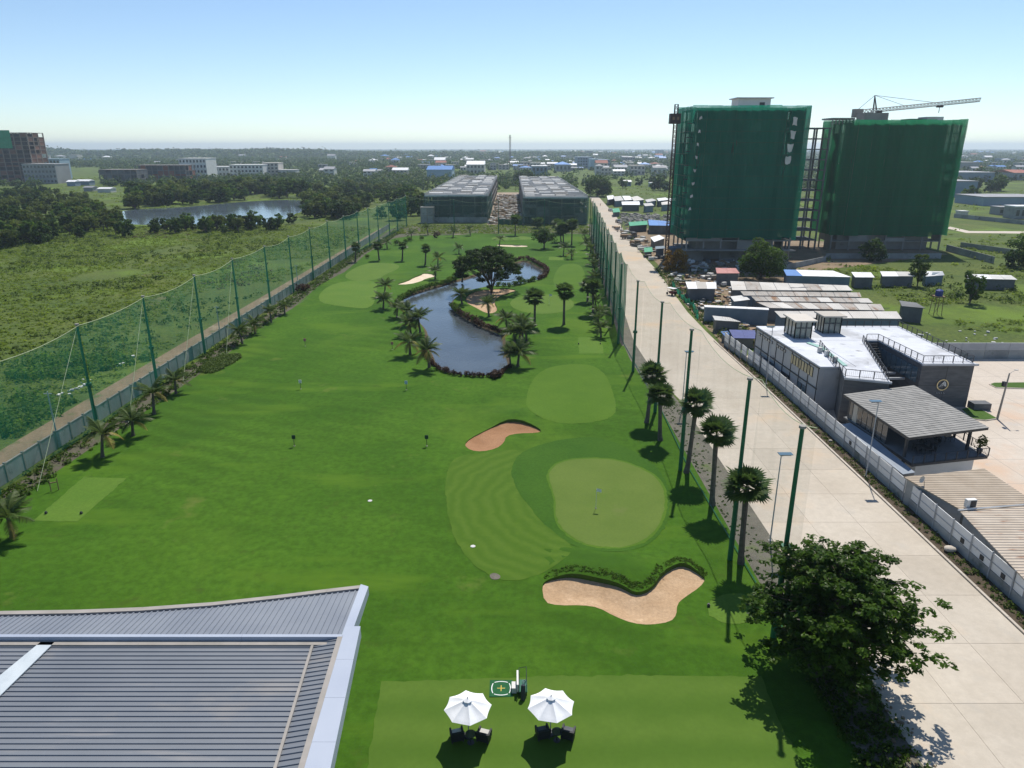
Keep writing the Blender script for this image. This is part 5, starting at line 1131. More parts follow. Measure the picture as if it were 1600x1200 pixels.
    railing(t, O, [(46.4, 103.5, zr), (44.3, 93, zr), (43.75, 88.8, zr), (48.5, 87.1, zr), (54.3, 106.5, zr)]); railing(t, O, [(55.2, 107.2, zr), (57.0, 107.2, zr), (57.4, 95.1, zr), (64.3, 95.0, zr), (64.8, 116.3, zr), (52, 116.4, zr)])
    # glazed roof lanterns
    for (x0, y0, x1, y1, nm) in ((44.4, 108.4, 47.0, 112.6, 0), (50.2, 111.6, 53.0, 114.6, 1)):
        h = 2.7; b = MB(); b.box(x0 - .35 - O.x, y0 - .5 - O.y, zr + h, x1 + .6 - O.x, y1 + .4 - O.y, zr + h + .22); ln = part('lantern_roof', b.mesh('lantern_roof', M_cream), t)
        b = MB(); b.box(x0 + .02 - O.x, y0 + .02 - O.y, zr + .1, x1 - .02 - O.x, y1 - .02 - O.y, zr + h - .1); part('lantern_glass', b.mesh('lantern_glass', mat('lantern_glass', (.16,.19,.17), (.24,.26,.22), 1.5, .12, spec=.7)), ln)
        for k in range(4):
            for xx, yy in ((x0 + (x1 - x0) * k / 3, y0), (x0 + (x1 - x0) * k / 3, y1), (x0, y0 + (y1 - y0) * k / 3), (x1, y0 + (y1 - y0) * k / 3)):
                b = MB(); b.box(xx - .07 - O.x, yy - .07 - O.y, zr - .02, xx + .07 - O.x, yy + .07 - O.y, zr + h); part('mullion', b.mesh('mullion', M_dsteel), ln)
        b = MB(); b.box(x0 - .06 - O.x, y0 - .1 - O.y, zr + 1.6, x1 + .06 - O.x, y0 - .02 - O.y, zr + 1.72); part('transom', b.mesh('transom', M_dsteel), ln)
    # emblem: a ring with a split peak
    ez = PY(1472, 601, 94.8); ex, ez = ez.x - O.x, ez.z; ey = 94.8 - O.y - .1; r = .82
    b = MB(); n = 32
    for k in range(n):
        a0, a1 = 2*math.pi*k/n, 2*math.pi*(k+1)/n; f = lambda a, q: (ex + q*math.cos(a), ez + q*math.sin(a))
        p0, p1, p2, p3 = f(a0, r*.86), f(a1, r*.86), f(a1, r), f(a0, r)
        b.hexa([(*[p[0]], ey + d, p[1]) if False else (p[0], ey + d, p[1]) for d in (.0, -.06) for p in (p0, p1, p2, p3)])
    em = part('emblem_ring', b.mesh('emblem_ring', M_gold), t)
    b = MB()
    for tri in (((-.70, -.42), (.10, -.06), (.30, .62), (.22, .70)), ((.36, .60), (.50, .30), (.66, -.30), (.20, -.12)), ((-.70, -.42), (-.2, -.1), (.12, .12), (-.05, .18))): b.hexa([(ex + r*u, ey + d, ez + r*v) for d in (0, -.07) for u, v in tri])
    part('emblem_peak', b.mesh('emblem_peak', M_white), em)
    for i, (lx, lz, w, h_) in enumerate(((-.62, -1.28, .16, .2), (-.3, -1.28, .18, .2), (0.02, -1.28, .16, .2), (.34, -1.28, .2, .2))): b = MB(); b.box(ex + lx, ey - .03, ez + lz, ex + lx + w, ey + .02, ez + lz + .05); b.box(ex + lx, ey - .03, ez + lz + .06, ex + lx + .05, ey + .02, ez + lz + h_); part('faded_letter', b.mesh('faded_letter', M_grey), em)
    for zz in (3.2,): b = MB(); b.box(57.25 - O.x, 94.78 - O.y, zz, 64.45 - O.x, 94.83 - O.y, zz + .06); part('cladding_joint', b.mesh('cladding_joint', M_dsteel), t)
    b = MB(); b.box(60.8 - O.x, 94.78 - O.y, 0.1, 60.86 - O.x, 94.83 - O.y, Z - .05); part('cladding_joint', b.mesh('cladding_joint', M_dsteel), t)
    b = MB(); b.box(64.6 - O.x, 93.2 - O.y, 0, 67.0 - O.x, 94.7 - O.y, 1.0); part('plinth_box', b.mesh('plinth_box', M_stone), t)
clubhouse()
def pavilion():
    zr, zd = 5.6, 2.7; q = [P(1318, 616, zr), P(1428, 602, zr), P(1545, 668, zr + .1), P(1420, 684, zr - .15)]; O = Vector((48, 78, 0))
    t = thing('dining_pavilion', 'open raised dining pavilion with grey shingled roof in front of the clubhouse', 'pavilion', O); q = [p - O for p in q]
    n = 26; rows = MB()
    M_sh = mat('grey_shingle', (.235,.23,.215), (.315,.305,.285), .7, .85, .02, 6, rnd=.07, patches=[((.20,.195,.18), .4, .6)])
    for k in range(n):       # overlapping shingle courses from the back eave to the front
        u0, u1 = k / n, (k + 1) / n + .004; up = Vector((0, 0, .05)); m = 9
        for c in range(m):
            v0, v1 = c / m + .0012, (c + 1) / m - .0012; f = lambda u, v: q[0].lerp(q[3], u).lerp(q[1].lerp(q[2], u), v)
            a, b_, c_, d_ = f(u0, v0), f(u0, v1), f(u1, v1), f(u1, v0); th = Vector((0, 0, -.05))
            rows = MB().hexa([a + th, b_ + th, c_ + th + up, d_ + th + up, a, b_, c_ + up, d_ + up][:8] if False else [d_ + th + up, c_ + th + up, b_ + th, a + th, d_ + up, c_ + up, b_, a])
            part('shingle_course', rows.mesh('shingle_course', M_sh), t)
    b = MB(); dn = Vector((0, 0, -.30)); e = Vector((0, 0, -.06)); b.hexa([q[3] + dn, q[2] + dn, q[1] + dn, q[0] + dn, q[3] + e, q[2] + e, q[1] + e, q[0] + e]); part('roof_frame', b.mesh('roof_frame', M_dsteel), t)
    ins = lambda u, v: q[0].lerp(q[3], u).lerp(q[1].lerp(q[2], u), v)
    for u in (.07, .5, .93):
        for v in (.06, .86): p = ins(u, v); b = MB(); b.box(p.x - .13, p.y - .13, 0, p.x + .13, p.y + .13, p.z - .3); part('post', b.mesh('post', M_dsteel), t)
    d = [ins(.03, .02), ins(.03, .9), ins(1.0, .95), ins(1.0, .03)]; D = [(p.x, p.y) for p in d]; front = [(D[3][0] + .1, D[3][1] - .9), (D[2][0] + .4, D[2][1] - .9)]
    deckp = [front[0], front[1], D[1], D[0]]; b = MB(); b.prism(deckp, zd - .28, zd); part('deck', b.mesh('deck', M_dsteel), t)
    b = MB(); b.prism([(deckp[0][0] + .1, deckp[0][1] + .1), (deckp[1][0] - .1, deckp[1][1] + .1), (deckp[2][0] - .1, deckp[2][1] - .1), (deckp[3][0] + .1, deckp[3][1] - .1)], zd + .004, zd + .03); part('deck_boards', b.mesh('deck_boards', mat('deck_floor', (.16,.17,.18), (.22,.23,.24), .6, .7)), t)
    w = shrink(deckp, 1.2); b = MB(); b.prism(w, 0, zd - .3); part('ground_floor_wall', b.mesh('ground_floor_wall', M_white), t)
    # glazed road side of the upper floor
    for k in range(8):
        p0, p1 = ins(.06 + .078 * k, .05), ins(.06 + .078 * (k + 1) - .01, .05); b = MB(); b.hexa([(p0.x, p0.y, zd + .05), (p1.x, p1.y, zd + .05), (p1.x + .06, p1.y, zd + .05), (p0.x + .06, p0.y, zd + .05), (p0.x, p0.y, zr - .5), (p1.x, p1.y, zr - .5), (p1.x + .06, p1.y, zr - .5), (p0.x + .06, p0.y, zr - .5)]); part('glazing', b.mesh('glazing', M_glass if k not in (1,) else M_cream), t)
    railing(t, (0, 0, 0), [(front[0][0], front[0][1], zd), (front[1][0], front[1][1], zd), (D[2][0] + .3, D[2][1] + 5, zd)], 1.0, 1.4)
    # lean-to sheet roof on the road side
    b = MB(); zz = 2.2; a = [P(1312, 664, zz) - O, P(1334, 659, zz + .5) - O, P(1430, 738, zz + .4) - O, P(1411, 741, zz) - O]; th = Vector((0, 0, -.06))
    b.hexa([p + th for p in reversed(a)] + list(reversed(a))); part('lean_to_roof', b.mesh('lean_to_roof', mat('blue_grey_sheet', (.20,.24,.29), (.28,.32,.37), .3, .5)), t)
    # furniture and a potted plant are things of their own
    return [Vector((x, y, zd + .03)) + O for x, y in deckp], zd
DK, zd = pavilion()
M_dwood = mat('table_wood', (.36,.24,.13), (.48,.33,.19), 3, .6)
def table(name, loc, label, w, l, h, m, rz=0, group=None):
    t = thing(name, label, 'table', loc, rz, group); part('tabletop', MB().box(-w/2, -l/2, h - .05, w/2, l/2, h).mesh('tabletop', m), t)
    for sx in (-1, 1):
        for sy in (-1, 1): part('leg', MB().box(sx*(w/2-.08)-.03, sy*(l/2-.08)-.03, 0, sx*(w/2-.08)+.03, sy*(l/2-.08)+.03, h - .051).mesh('leg', M_dsteel), t)
    return t
def chair(name, loc, label, rz=0, group=None, s=1.0, m=None):
    t = thing(name, label, 'chair', loc, rz, group, s); m = m or M_dsteel
    part('seat', MB().box(-.23, -.23, .42, .23, .23, .47).mesh('seat', m), t); part('backrest', MB().box(-.23, .2, .5, .23, .24, .92).mesh('backrest', m), t)
    for sx in (-1, 1):
        for sy in (-1, 1): part('leg', MB().box(sx*.2-.02, sy*.2-.02, 0, sx*.2+.02, sy*.2+.02, .419).mesh('leg', M_dsteel), t)
    return t
lerpd = lambda u, v: DK[0].lerp(DK[1], u).lerp(DK[3].lerp(DK[2], u), v)
for i, (u, v, m) in enumerate(((.32, .16, M_dsteel), (.52, .28, M_dsteel), (.80, .34, M_dwood), (.86, .55, M_dwood), (.5, .55, M_dsteel))):
    lab = 'timber-topped dining table on the open pavilion deck' if m is M_dwood else 'black dining table on the open pavilion deck'
    table('dining_table', lerpd(u, v), lab, .9, 1.6, .75, m, .2, 'timber dining tables on the deck' if m is M_dwood else 'black dining tables on the deck')
    for sx, sy, rz in ((-.75, -.4, 1.57), (-.75, .4, 1.57), (.75, -.4, -1.57), (.75, .4, -1.57)):
        p = lerpd(u, v) + Vector((sx, sy, 0)); chair('dining_chair', p, 'black dining chair drawn up to a table on the pavilion deck', rz, 'dining chairs on the pavilion deck')
p = lerpd(.955, .06); t = thing('potted_plant', 'leafy potted plant at the corner of the pavilion deck', 'plant', p); part('pot', MB().tube([(0,0,0),(0,0,.5),(0,0,.55)], [.22,.32,.3], 10).mesh('pot', M_dsteel), t); part('foliage', shrub_mesh(91, L_olive, 150, .22, .7, 1.5), t, (0, 0, .4))
# low roofs beside the fence
def roof_px(name, label, cat, px, zs, mroof, mwall, th=.07, group=None, inset=.25, walls=True, parts=1):
    """shed from four roof corners in the picture (back left, back right, front right, front left) at heights zs"""
    q = [P(x, y, z) for (x, y), z in zip(px, zs)]; O = Vector((sum(p.x for p in q) / 4, sum(p.y for p in q) / 4, 0)); t = thing(name, label, cat, O, 0, group); q = [p - O for p in q]
    for k in range(parts):
        a, b_, c, d = q[0].lerp(q[1], k / parts), q[0].lerp(q[1], (k + 1) / parts - (.004 if parts > 1 else 0)), q[3].lerp(q[2], (k + 1) / parts - (.004 if parts > 1 else 0)), q[3].lerp(q[2], k / parts)
        dz = Vector((0, 0, .012 * (k % 2))); e = Vector((0, 0, -th))
        part('roof_sheet', MB().hexa([d + e + dz, c + e + dz, b_ + e + dz, a + e + dz, d + dz, c + dz, b_ + dz, a + dz]).mesh('roof_sheet', mroof[k % len(mroof)] if isinstance(mroof, list) else mroof), t)
    if walls:
        c0 = Vector((0, 0)); pts = [Vector((p.x * (1 - inset / max(1, abs(p.x)) if abs(p.x) > 1 else .8), p.y * (1 - inset / max(1, abs(p.y)) if abs(p.y) > 1 else .8), p.z - th - .02)) for p in q]
        o = [pts[3], pts[2], pts[1], pts[0]]; part('wall', MB().hexa([(p.x, p.y, 0) for p in o] + [tuple(p) for p in o]).mesh('wall', mwall), t)
    return t
M_lowroof = mat('ribbed_beige_roof', (.34,.275,.205), (.43,.36,.28), .5, .75, rnd=.03, patches=[((.27,.20,.14), .5, .62, (.6, 2, 1))], ribs=(1, .38, .05))
M_lowrust = mat('ribbed_rusty_roof', (.40,.335,.265), (.50,.43,.35), .5, .75, rnd=.03, patches=[((.24,.11,.06), .7, .60, (.5, 2.4, 1)), ((.33,.21,.14), .4, .58, (.6, 2, 1))], ribs=(1, .42, .05))
t1 = roof_px('low_shed', 'low beige ribbed-roof building between pavilion and sheet fence', 'building', [(1412,745),(1538,732),(1640,800),(1502,797)], (2.9, 2.9, 2.7, 2.7), M_lowroof, M_wall, .1)
t2 = roof_px('low_shed', 'low rust-streaked ribbed-roof building next to the sheet fence', 'building', [(1500,799),(1680,783),(1760,920),(1610,915)], (2.8, 2.8, 2.6, 2.6), M_lowrust, M_wall, .1)
a, c = P(1497, 797, 2.9), P(1640, 785, 2.9); tag(MB().tube([a, c], .09, 4).build('ridge_cap', M_white), 'white ridge flashing between the two low ribbed roofs', 'flashing')
p = P(1515, 792, 2.85); t = thing('air_conditioner', 'white air conditioner box standing on the low beige roof', 'air conditioner', p, .1); part('casing', MB().box(-.48, -.2, 0, .48, .2, .82).mesh('casing', M_white), t); part('grille', MB().box(-.15, -.23, .08, .42, -.203, .74).mesh('grille', M_dsteel), t)
p = P(1444, 760, 2.9); t = thing('satellite_dish', 'small white satellite dish on the low beige roof edge', 'satellite dish', p, .4); part('arm', MB().bar((0,0,0), (0,.1,.55), .03).mesh('arm', M_dsteel), t)
b = MB(); b.grid(lambda u, v: (.38*u*math.cos(6.283*v), .25 + .12*(1-u*u) + .1, .6 + .38*u*math.sin(6.283*v)), 4, 14); part('dish', b.mesh('dish', M_offw), t)

# --- white sheet fence on a block base
t = thing('sheet_fence', 'white sheet-metal fence on grey block base along the road', 'fence', (40.75, 44, 0)); rng = random.Random(4)
pm = MB().box(-.03, .05, .95, .03, 2.75, 2.45).mesh('sheet_panel', mat('white_fence_sheet', (.68,.68,.67), (.78,.78,.77), .5, .6, rnd=.08, patches=[((.40,.38,.36), .8, .62)])); bm_ = MB().box(-.09, .02, 0, .09, 2.78, .93).mesh('base_wall', M_wall); sm = MB().box(-.16, -.04, 0, -.08, .04, 2.65).mesh('post', M_grey); rm = MB().box(-.075, .05, 1.62, -.035, 2.75, 1.7).mesh('rail', M_grey)
for k in range(30):
    x = -.0 if k < 24 else -(k - 23) * .2
    part('sheet_panel', pm, t, (x, 2.8 * k, 0)); part('base_wall', bm_, t, (x, 2.8 * k, 0)); part('post', sm, t, (x, 2.8 * k, 0)); part('rail', rm, t, (x, 2.8 * k, 0))
for k in (2, 3, 4, 12): b = MB(); b.box(-.11, 2.8 * k + 1.0, 1.05, -.032, 2.8 * k + 1.45, 1.5); part('cutout', b.mesh('cutout', M_dsteel), t)
t = thing('yard_wall', 'long grey wall along the back of the paved yard', 'wall', (65.5, 119.2, 0)); pm = MB().box(.03, -.12, 0, 4.17, .12, 1.5).mesh('wall_panel', M_wall); pm2 = MB().box(.03, -.10, 1.56, 4.17, .10, 2.8).mesh('upper_panel', M_grey)
for k in range(14): part('wall_panel', pm, t, (4.2 * k, 0, 0)); part('upper_panel', pm2, t, (4.2 * k, 0, 0))

# --- sheds of the building site
wl = (M_slate, M_hutblue, M_slate)  # dark wall colours carry the deep shade on the shed walls
SHEDS = [
 ('long pale corrugated shed farthest from the clubhouse in the shed rows', [(1141,439),(1325,446),(1333,454),(1144,453)], (3.6,3.6,3.0,3.0), [M_iron, M_rust, M_iron, M_iron], 8),
 ('rusty corrugated shed row with brown streaks, second behind the clubhouse', [(1157,455),(1344,457),(1347,464),(1162,461.5)], (3.5,3.5,3.0,3.0), [M_rust], 9),
 ('rusty corrugated shed row with brown streaks, third behind the clubhouse', [(1174,463),(1357,466),(1365,473),(1181,470)], (3.5,3.5,3.0,3.0), [M_rust, M_rust, M_iron], 9),
 ('rust-spotted corrugated shed row just behind the cream-roofed shed', [(1182,472),(1377,475),(1383,485),(1203,481)], (3.5,3.5,3.0,3.0), [M_rust, M_iron], 9),
 ('cream-roofed long shed directly behind the clubhouse', [(1210,486),(1402,486.5),(1410,498),(1220,496)], (3.8,3.8,3.2,3.2), [M_iron], 5),
 ('open white-roofed shelter full of scrap by the green mesh', [(1071,440),(1119,441),(1120,451),(1075,451)], (3.6,3.6,3.2,3.2), [M_ironw, M_iron], 3),
 ('faded red roofed hut beside the round mid-green tree', [(1118,418.5),(1150,419),(1156,427),(1120,427)], (3.6,3.6,3.2,3.2), [M_red], 2),
 ('white and blue roofed hut row at the edge of the waste ground', [(1224,421),(1302,423),(1331,433),(1229,430.5)], (3.4,3.4,2.9,2.9), [M_blue, M_ironw, M_ironw, M_ironw], 4),
 ('white-roofed hut next to the white and blue hut row', [(1330,425),(1361,425.5),(1367,433.5),(1336,433)], (3.4,3.4,2.9,2.9), [M_ironw], 2),
 ('white-roofed hut with a blue doorway left of the slim bright tree', [(1375,424),(1424,424.5),(1430,431.5),(1379,431.5)], (3.4,3.4,2.9,2.9), [M_ironw, M_offw], 2),
 ('crumpled white-roofed hut right of the slim bright tree', [(1441,423.5),(1473,424),(1476,430),(1446,432)], (3.4,3.4,2.6,2.6), [M_ironw], 2),
 ('long grey-white roofed hut at the right end of the hut line', [(1508,428),(1580,430),(1590,437),(1512,435)], (3.2,3.2,2.8,2.8), [M_offw, M_ironw, M_offw], 4),
 ('dark hut with grey roof beside the blue water tank', [(1405,469.5),(1432,473),(1446,481.5),(1409,478)], (3.8,3.8,3.3,3.3), [M_slate], 1),
 ('small grey-roofed hut leaning on the rusty shed rows', [(1141,463),(1163,461),(1172,468),(1147,471)], (2.8,2.8,2.5,2.5), [M_offw], 1),
 ('patched hut with blue walls near the blue tarpaulins', [(1113,493),(1140,496),(1158,503),(1117,500)], (2.9,2.9,2.5,2.5), [M_offw, M_iron], 2),
 ('blue-roofed site office at the foot of the hoist', [(1013,343),(1058,347),(1062,353),(1014,352)], (4.4,4.4,3.6,3.6), [M_blue], 3),
 ('grey site cabin with blue wall under the teal netted tower', [(1043,384),(1076,383.5),(1077,387),(1044,388)], (3.6,3.6,3.3,3.3), [M_hutblue], 2),
 ('grey cubicle hut beside the white canvas canopy', [(1024,385),(1038,384),(1039,388),(1024,389)], (3.4,3.4,3.2,3.2), [M_hutblue], 1)]
for i, (lab, px, zs, mr, n) in enumerate(SHEDS): roof_px('shed', lab, 'shed', px, zs, mr, wl[i % 3], .08, None, .3, True, n)
roof_px('long_cabin', 'long blue-grey cabin with white flat roof near the road', 'building', [(1100,476.5),(1201,481),(1202,484),(1101,479.5)], (3.3,3.3,3.3,3.3), M_ironw, M_hutblue, .12, None, .1, True, 3)
roof_px('tarpaulin_shelter', 'dark blue tarpaulin shelter beside the white sheet fence', 'shelter', [(1139,515),(1180,516),(1182,529),(1146,528)], (2.2,2.2,1.9,1.9), M_tarp, M_slate, .05, None, .4, True, 2)
roof_px('tarpaulin_shelter', 'small lighter blue tarpaulin sloping beside the dark blue one', 'shelter', [(1126,518),(1137,517),(1145,527),(1136,529)], (1.9,1.9,1.0,1.0), M_blue, M_slate, .05, None, .3)
roof_px('canvas_canopy', 'white canvas canopy among site clutter by the hoist', 'canopy', [(1016,371),(1030,367),(1039,372),(1022,378)], (3.4,3.8,3.2,3.2), M_ironw, M_slate, .05, None, .3)
roof_px('green_shelter', 'green tarpaulin strip roof left of the blue-roofed site office', 'shelter', [(982,347),(1011,345),(1012,351),(984,353)], (3.4,3.4,2.9,2.9), M_green_tarp, M_slate, .05, None, .3)
roof_px('green_shelter', 'green tarpaulin cover by the roadside near the grey cubicle hut', 'shelter', [(1006,387),(1019,386),(1020,393),(1007,394)], (2.4,2.4,1.8,1.8), M_green_tarp, M_slate, .05, None, .3)
roof_px('green_shelter', 'small green tarpaulin cover near the white market roofs', 'shelter', [(957,326),(967,325),(969,331),(958,332)], (3.2,3.2,2.4,2.4), M_green_tarp, M_slate, .05, None, .3)
mk = [((948,306),(958,305),(962,310),(950,312)), ((958,307),(970,306),(975,313),(961,314)), ((972,306),(984,306),(990,312),(976,313)), ((986,308),(996,306),(1007,312),(990,314)), ((971,315),(999,314.5),(1000,320),(972,320)), ((1008,312),(1019,310),(1026,313),(1011,316)), ((1026,310),(1040,308.5),(1047,312),(1029,314)), ((1033,316),(1046,314),(1048,319),(1034,320)), ((1043,310),(1056,309),(1060,313),(1047,314)), ((1005,318),(1018,317),(1022,321),(1008,322))]
for i, px in enumerate(mk): roof_px('market_stall', 'pale roof in the cluster of market sheds at the road end', 'shed', px, (4.6, 4.6, 3.6, 3.6), [M_ironw, M_offw, M_ironw, M_iron][i % 4], wl[i % 2], .1, 'market sheds at the road end', .4)
p = P(1461, 492); t = thing('water_tank', 'blue water tank on a frame tower beside the dark hut', 'water tank', p)
b = MB()
for sx in (-1, 1):
    for sy in (-1, 1): part('leg', MB().bar((sx*.9, sy*.9, 0), (sx*.7, sy*.7, 4.1), .08).mesh('leg', M_wood), t)
b.box(-1, -1, 4.1, 1, 1, 4.25); part('platform', b.mesh('platform', M_wood), t); part('tank', MB().tube([(0,0,4.25),(0,0,5.4),(0,0,5.7)], [.75,.75,.3], 14).mesh('tank', M_tarp), t); part('cross_brace', MB().bar((-.85,-.85,.5), (.75,-.75,3.6), .05).mesh('cross_brace', M_wood), t)
# green mesh along the kerb
pts = [P(*q) for q in ((1049,446),(1056,455),(1064,465),(1073,475),(1082,480),(1086,490),(1090,500))]; t = thing('green_mesh_barrier', 'crumpled green mesh barrier along the far kerb by the scrap shelter', 'barrier', pts[0])
for i, (a, c) in enumerate(zip(pts[:-1], pts[1:])):
    def fn(u, v, a=a, c=c, i=i):
        p = a.lerp(c, u) - pts[0]; p.x += .25 * math.sin(u * 9 + i + v * 3); p.z = v * (1.3 + .35 * math.sin(u * 7 + i * 2)); return p
    part('mesh_panel', MB().grid(fn, 10, 5).mesh('mesh_panel', M_green_tarp), t); part('stake', MB().bar((a.x - pts[0].x, a.y - pts[0].y, 0), (a.x - pts[0].x, a.y - pts[0].y, 1.7), .05).mesh('stake', M_wood), t)
# clutter heaps (uncountable)
def heap(name, label, poly, n, smin, smax, mats_, seed, zmax=.6):
    rng = np.random.default_rng(seed); X, Y = field_pts(n, poly, rng); V = []
    for x, y in zip(X, Y):
        s = rng.uniform(smin, smax); a = rng.uniform(0, 3.14); w, l, h = s * rng.uniform(.4, 1.6), s * rng.uniform(.3, .9), s * rng.uniform(.1, .5); z = rng.uniform(0, zmax * .5); V.append((x, y, z, w, l, h, a))
    for k, m in enumerate(mats_):
        b = MB()
        for (x, y, z, w, l, h, a) in V[k::len(mats_)]: b.obox((x, y, z), w, l, h, a)
        tag(b.build(name, m), label[k], 'rubble', None, 'stuff')
heap('site_clutter', ['pale scrap and sheets strewn below the teal netted tower', 'grey scrap heaps strewn below the teal netted tower', 'brown timber scrap strewn along the building site', 'dark scrap heaps along the building site kerb'], [(46, 330), (45, 235), (46, 200), (56, 196), (92, 222), (92, 229), (53, 229), (52, 330)], 950, .5, 2.2, [M_offw, M_concrete, M_wood, M_slate], 5, 1.4)
heap('scrap_pile', ['pale scrap under and beside the white-roofed shelter', 'dark scrap under and beside the white-roofed shelter', 'timber scrap between kerb and sheds'], [(41.5, 132), (41.5, 175), (45, 205), (60, 200), (58, 160), (52, 150), (52, 135)], 420, .4, 1.6, [M_offw, M_slate, M_wood], 6, .9)
heap('rubble', ['pale broken concrete between the twin netted blocks', 'brown rubble and earth between the twin netted blocks'], [(-10.5, 347), (4.3, 347), (4.3, 560), (-10.5, 560)], 900, .7, 2.6, [M_offw, M_dirt], 7, .9)
heap('stone_heap', ['grey rubble spread on the ground before the market roofs'], [(50, 340), (62, 335), (95, 350), (95, 395), (60, 400)], 700, .6, 2.0, [M_concrete], 8, .5)
heap('litter', ['white plastic litter on the scrub field by the dirt track'], [(-66, 98), (-66, 126), (-68, 118), (-68, 100)], 34, .2, .8, [M_ironw], 9, .02)
heap('litter', ['white litter lumps in the scrub behind the yard wall'], [(76, 128), (92, 128), (96, 140), (76, 140)], 26, .2, .7, [M_offw], 10, .1)
heap('tree_foot_debris', ['grey leaf litter and rubble on the road edge below the roadside tree'], [(23.4, 32), (25.6, 32), (25.4, 44), (23.6, 44)], 90, .08, .3, [M_dirt], 11, .05)
for i, (x, y, s) in enumerate(((1475,862,.55), (1310,690,.25))):
    rng = np.random.default_rng(60 + i); q = P(x, y); b = MB(); b.grid(lambda u, v: (s*math.sin(math.pi*v)*math.cos(6.283*u)*(1+.15*math.sin(7*u*6.28)), s*.8*math.sin(math.pi*v)*math.sin(6.283*u), s*.55*(1+math.cos(math.pi*v))*.9), 12, 7)
    o = b.build('boulder', M_kerb, None, True); o.location = (39.9, q.y, .02); tag(o, ('large' if i == 0 else 'small') + ' pale boulder in the soil strip below the sheet fence', 'boulder')

# --- street lamps and poles
def lamp(loc, h, side, label, rz=0):
    t = thing('street_lamp', label, 'street lamp', loc, rz); part('post', MB().tube([(0,0,0),(0,0,h)], [.075,.05], 8).mesh('post', M_grey), t); part('base_plate', MB().box(-.2,-.2,0,.2,.2,.06).mesh('base_plate', M_concrete), t)
    part('arm', MB().bar((0,0,h-.05), (side*.55,0,h+.05), .035).mesh('arm', M_grey), t); hd = part('lamp_head', MB().box(side*.35-.5, -.16, h+.05, side*.35+.5, .16, h+.13).mesh('lamp_head', M_grey), t); part('solar_panel', MB().box(side*.35-.62, -.3, h+.17, side*.35+.62, .3, h+.21).mesh('solar_panel', M_glassb), t)
for (bx, by, tx, ty, X, s, lab) in ((1212,845,1230,712,24.2,1,'slim solar street lamp on the gravel verge near the large roadside tree'), (1066,640,1074,551,23.9,1,'slim solar street lamp on the gravel verge behind the fan palms'), (1352,745,1369,629,39.6,-1,'slim solar street lamp by the sheet fence next to the pavilion'), (1178,600,1189,512,39.6,-1,'slim solar street lamp by the sheet fence next to the clubhouse side wall')):
    q = P(bx, by); q.x = X; lamp(q, max(4, PY(tx, ty, q.y).z), s, lab)
q = P(1558, 655); t = thing('lamp_pole', 'leaning concrete lamp pole beside the small lawn in the paved yard', 'street lamp', q); hh = PY(1578, 583, q.y).z
part('post', MB().tube([(0,0,0),(.25,0,hh)], [.15,.09], 8).mesh('post', M_concrete), t); part('arm', MB().bar((.25,0,hh-.05), (1.2,.3,hh+.35), .03).mesh('arm', M_grey), t); part('lamp_head', MB().box(1.1,.2,hh+.3,1.5,.4,hh+.4).mesh('lamp_head', M_offw), t); part('transformer', MB().box(-.35,-.2,hh*.72,.0,.2,hh*.82).mesh('transformer', M_dsteel), t)
for i, (bx, by, tx, ty) in enumerate(((126,692,114,612),(327,527,322,478),(133+300,448,132+300,414))):
    q = P(bx, by); q.x = -56.6; t = thing('utility_pole', 'thin grey utility pole behind the panel wall', 'utility pole', q, 0, 'utility poles behind the panel wall'); hh = max(4.5, PY(tx, ty, q.y).z); part('post', MB().tube([(0,0,0),(0,0,hh)], [.11,.07], 8).mesh('post', M_grey), t); part('crossarm', MB().box(-.5,-.04,hh-.3,.5,.04,hh-.2).mesh('crossarm', M_grey), t)

# ================================================================ ON THE TEE
M_canvas = mat('white_canvas', (.74,.75,.76), (.80,.81,.82), 1.2, .75); M_rattan = mat('dark_rattan', (.018,.019,.022), (.035,.036,.04), 8, .6); M_cush = mat('grey_cushion', (.09,.095,.11), (.13,.135,.15), 4, .9)
def umbrella(px, label, rot):
    p = P(*px, 2.3); loc = Vector((p.x, p.y, hz(p.x, p.y) + .02)); t = thing('umbrella', label, 'umbrella', loc, rot); n = 8; r = 1.48
    for k in range(n):
        a0, a1 = 2*math.pi*k/n, 2*math.pi*(k+1)/n; b = MB()
        def fn(u, v, a0=a0, a1=a1):
            e0, e1 = Vector((math.cos(a0), math.sin(a0), 0)), Vector((math.cos(a1), math.sin(a1), 0)); d = e0.lerp(e1, v) * (.13 + (r - .13) * u); z = 2.78 - .58 * u - .05 * math.sin(math.pi * v) * u - .05 * math.sin(math.pi * u) * math.sin(math.pi * v)
            if u == 1: d *= 1 - .035 * math.sin(math.pi * v)
            return (d.x, d.y, z)
        part('canopy_panel', MB().grid(fn, 6, 6).mesh('canopy_panel', M_canvas), t)
        rb = MB().bar((0, 0, 2.72), (math.cos(a0)*1.46, math.sin(a0)*1.46, 2.165), .012); part('rib', rb.mesh('rib', M_grey), t)
    b = MB()
    for k in range(n):
        a0, a1 = 2*math.pi*k/n, 2*math.pi*(k+1)/n; b.quad((0,0,2.93), (.3*math.cos(a0), .3*math.sin(a0), 2.80), (.3*math.cos(a1), .3*math.sin(a1), 2.80), (0,0,2.93))
    b.f = [(f[0], f[1], f[2]) for f in b.f]; part('vent_cap', b.mesh('vent_cap', M_canvas), t)
    part('pole', MB().tube([(0,0,.1),(0,0,2.9)], .03, 8).mesh('pole', M_grey), t); part('finial', MB().tube([(0,0,2.9),(0,0,3.02)], [.04,.015], 6).mesh('finial', M_offw), t); part('base', MB().tube([(0,0,0),(0,0,.1)], [.32,.28], 14).mesh('base', M_dsteel), t)
    return loc
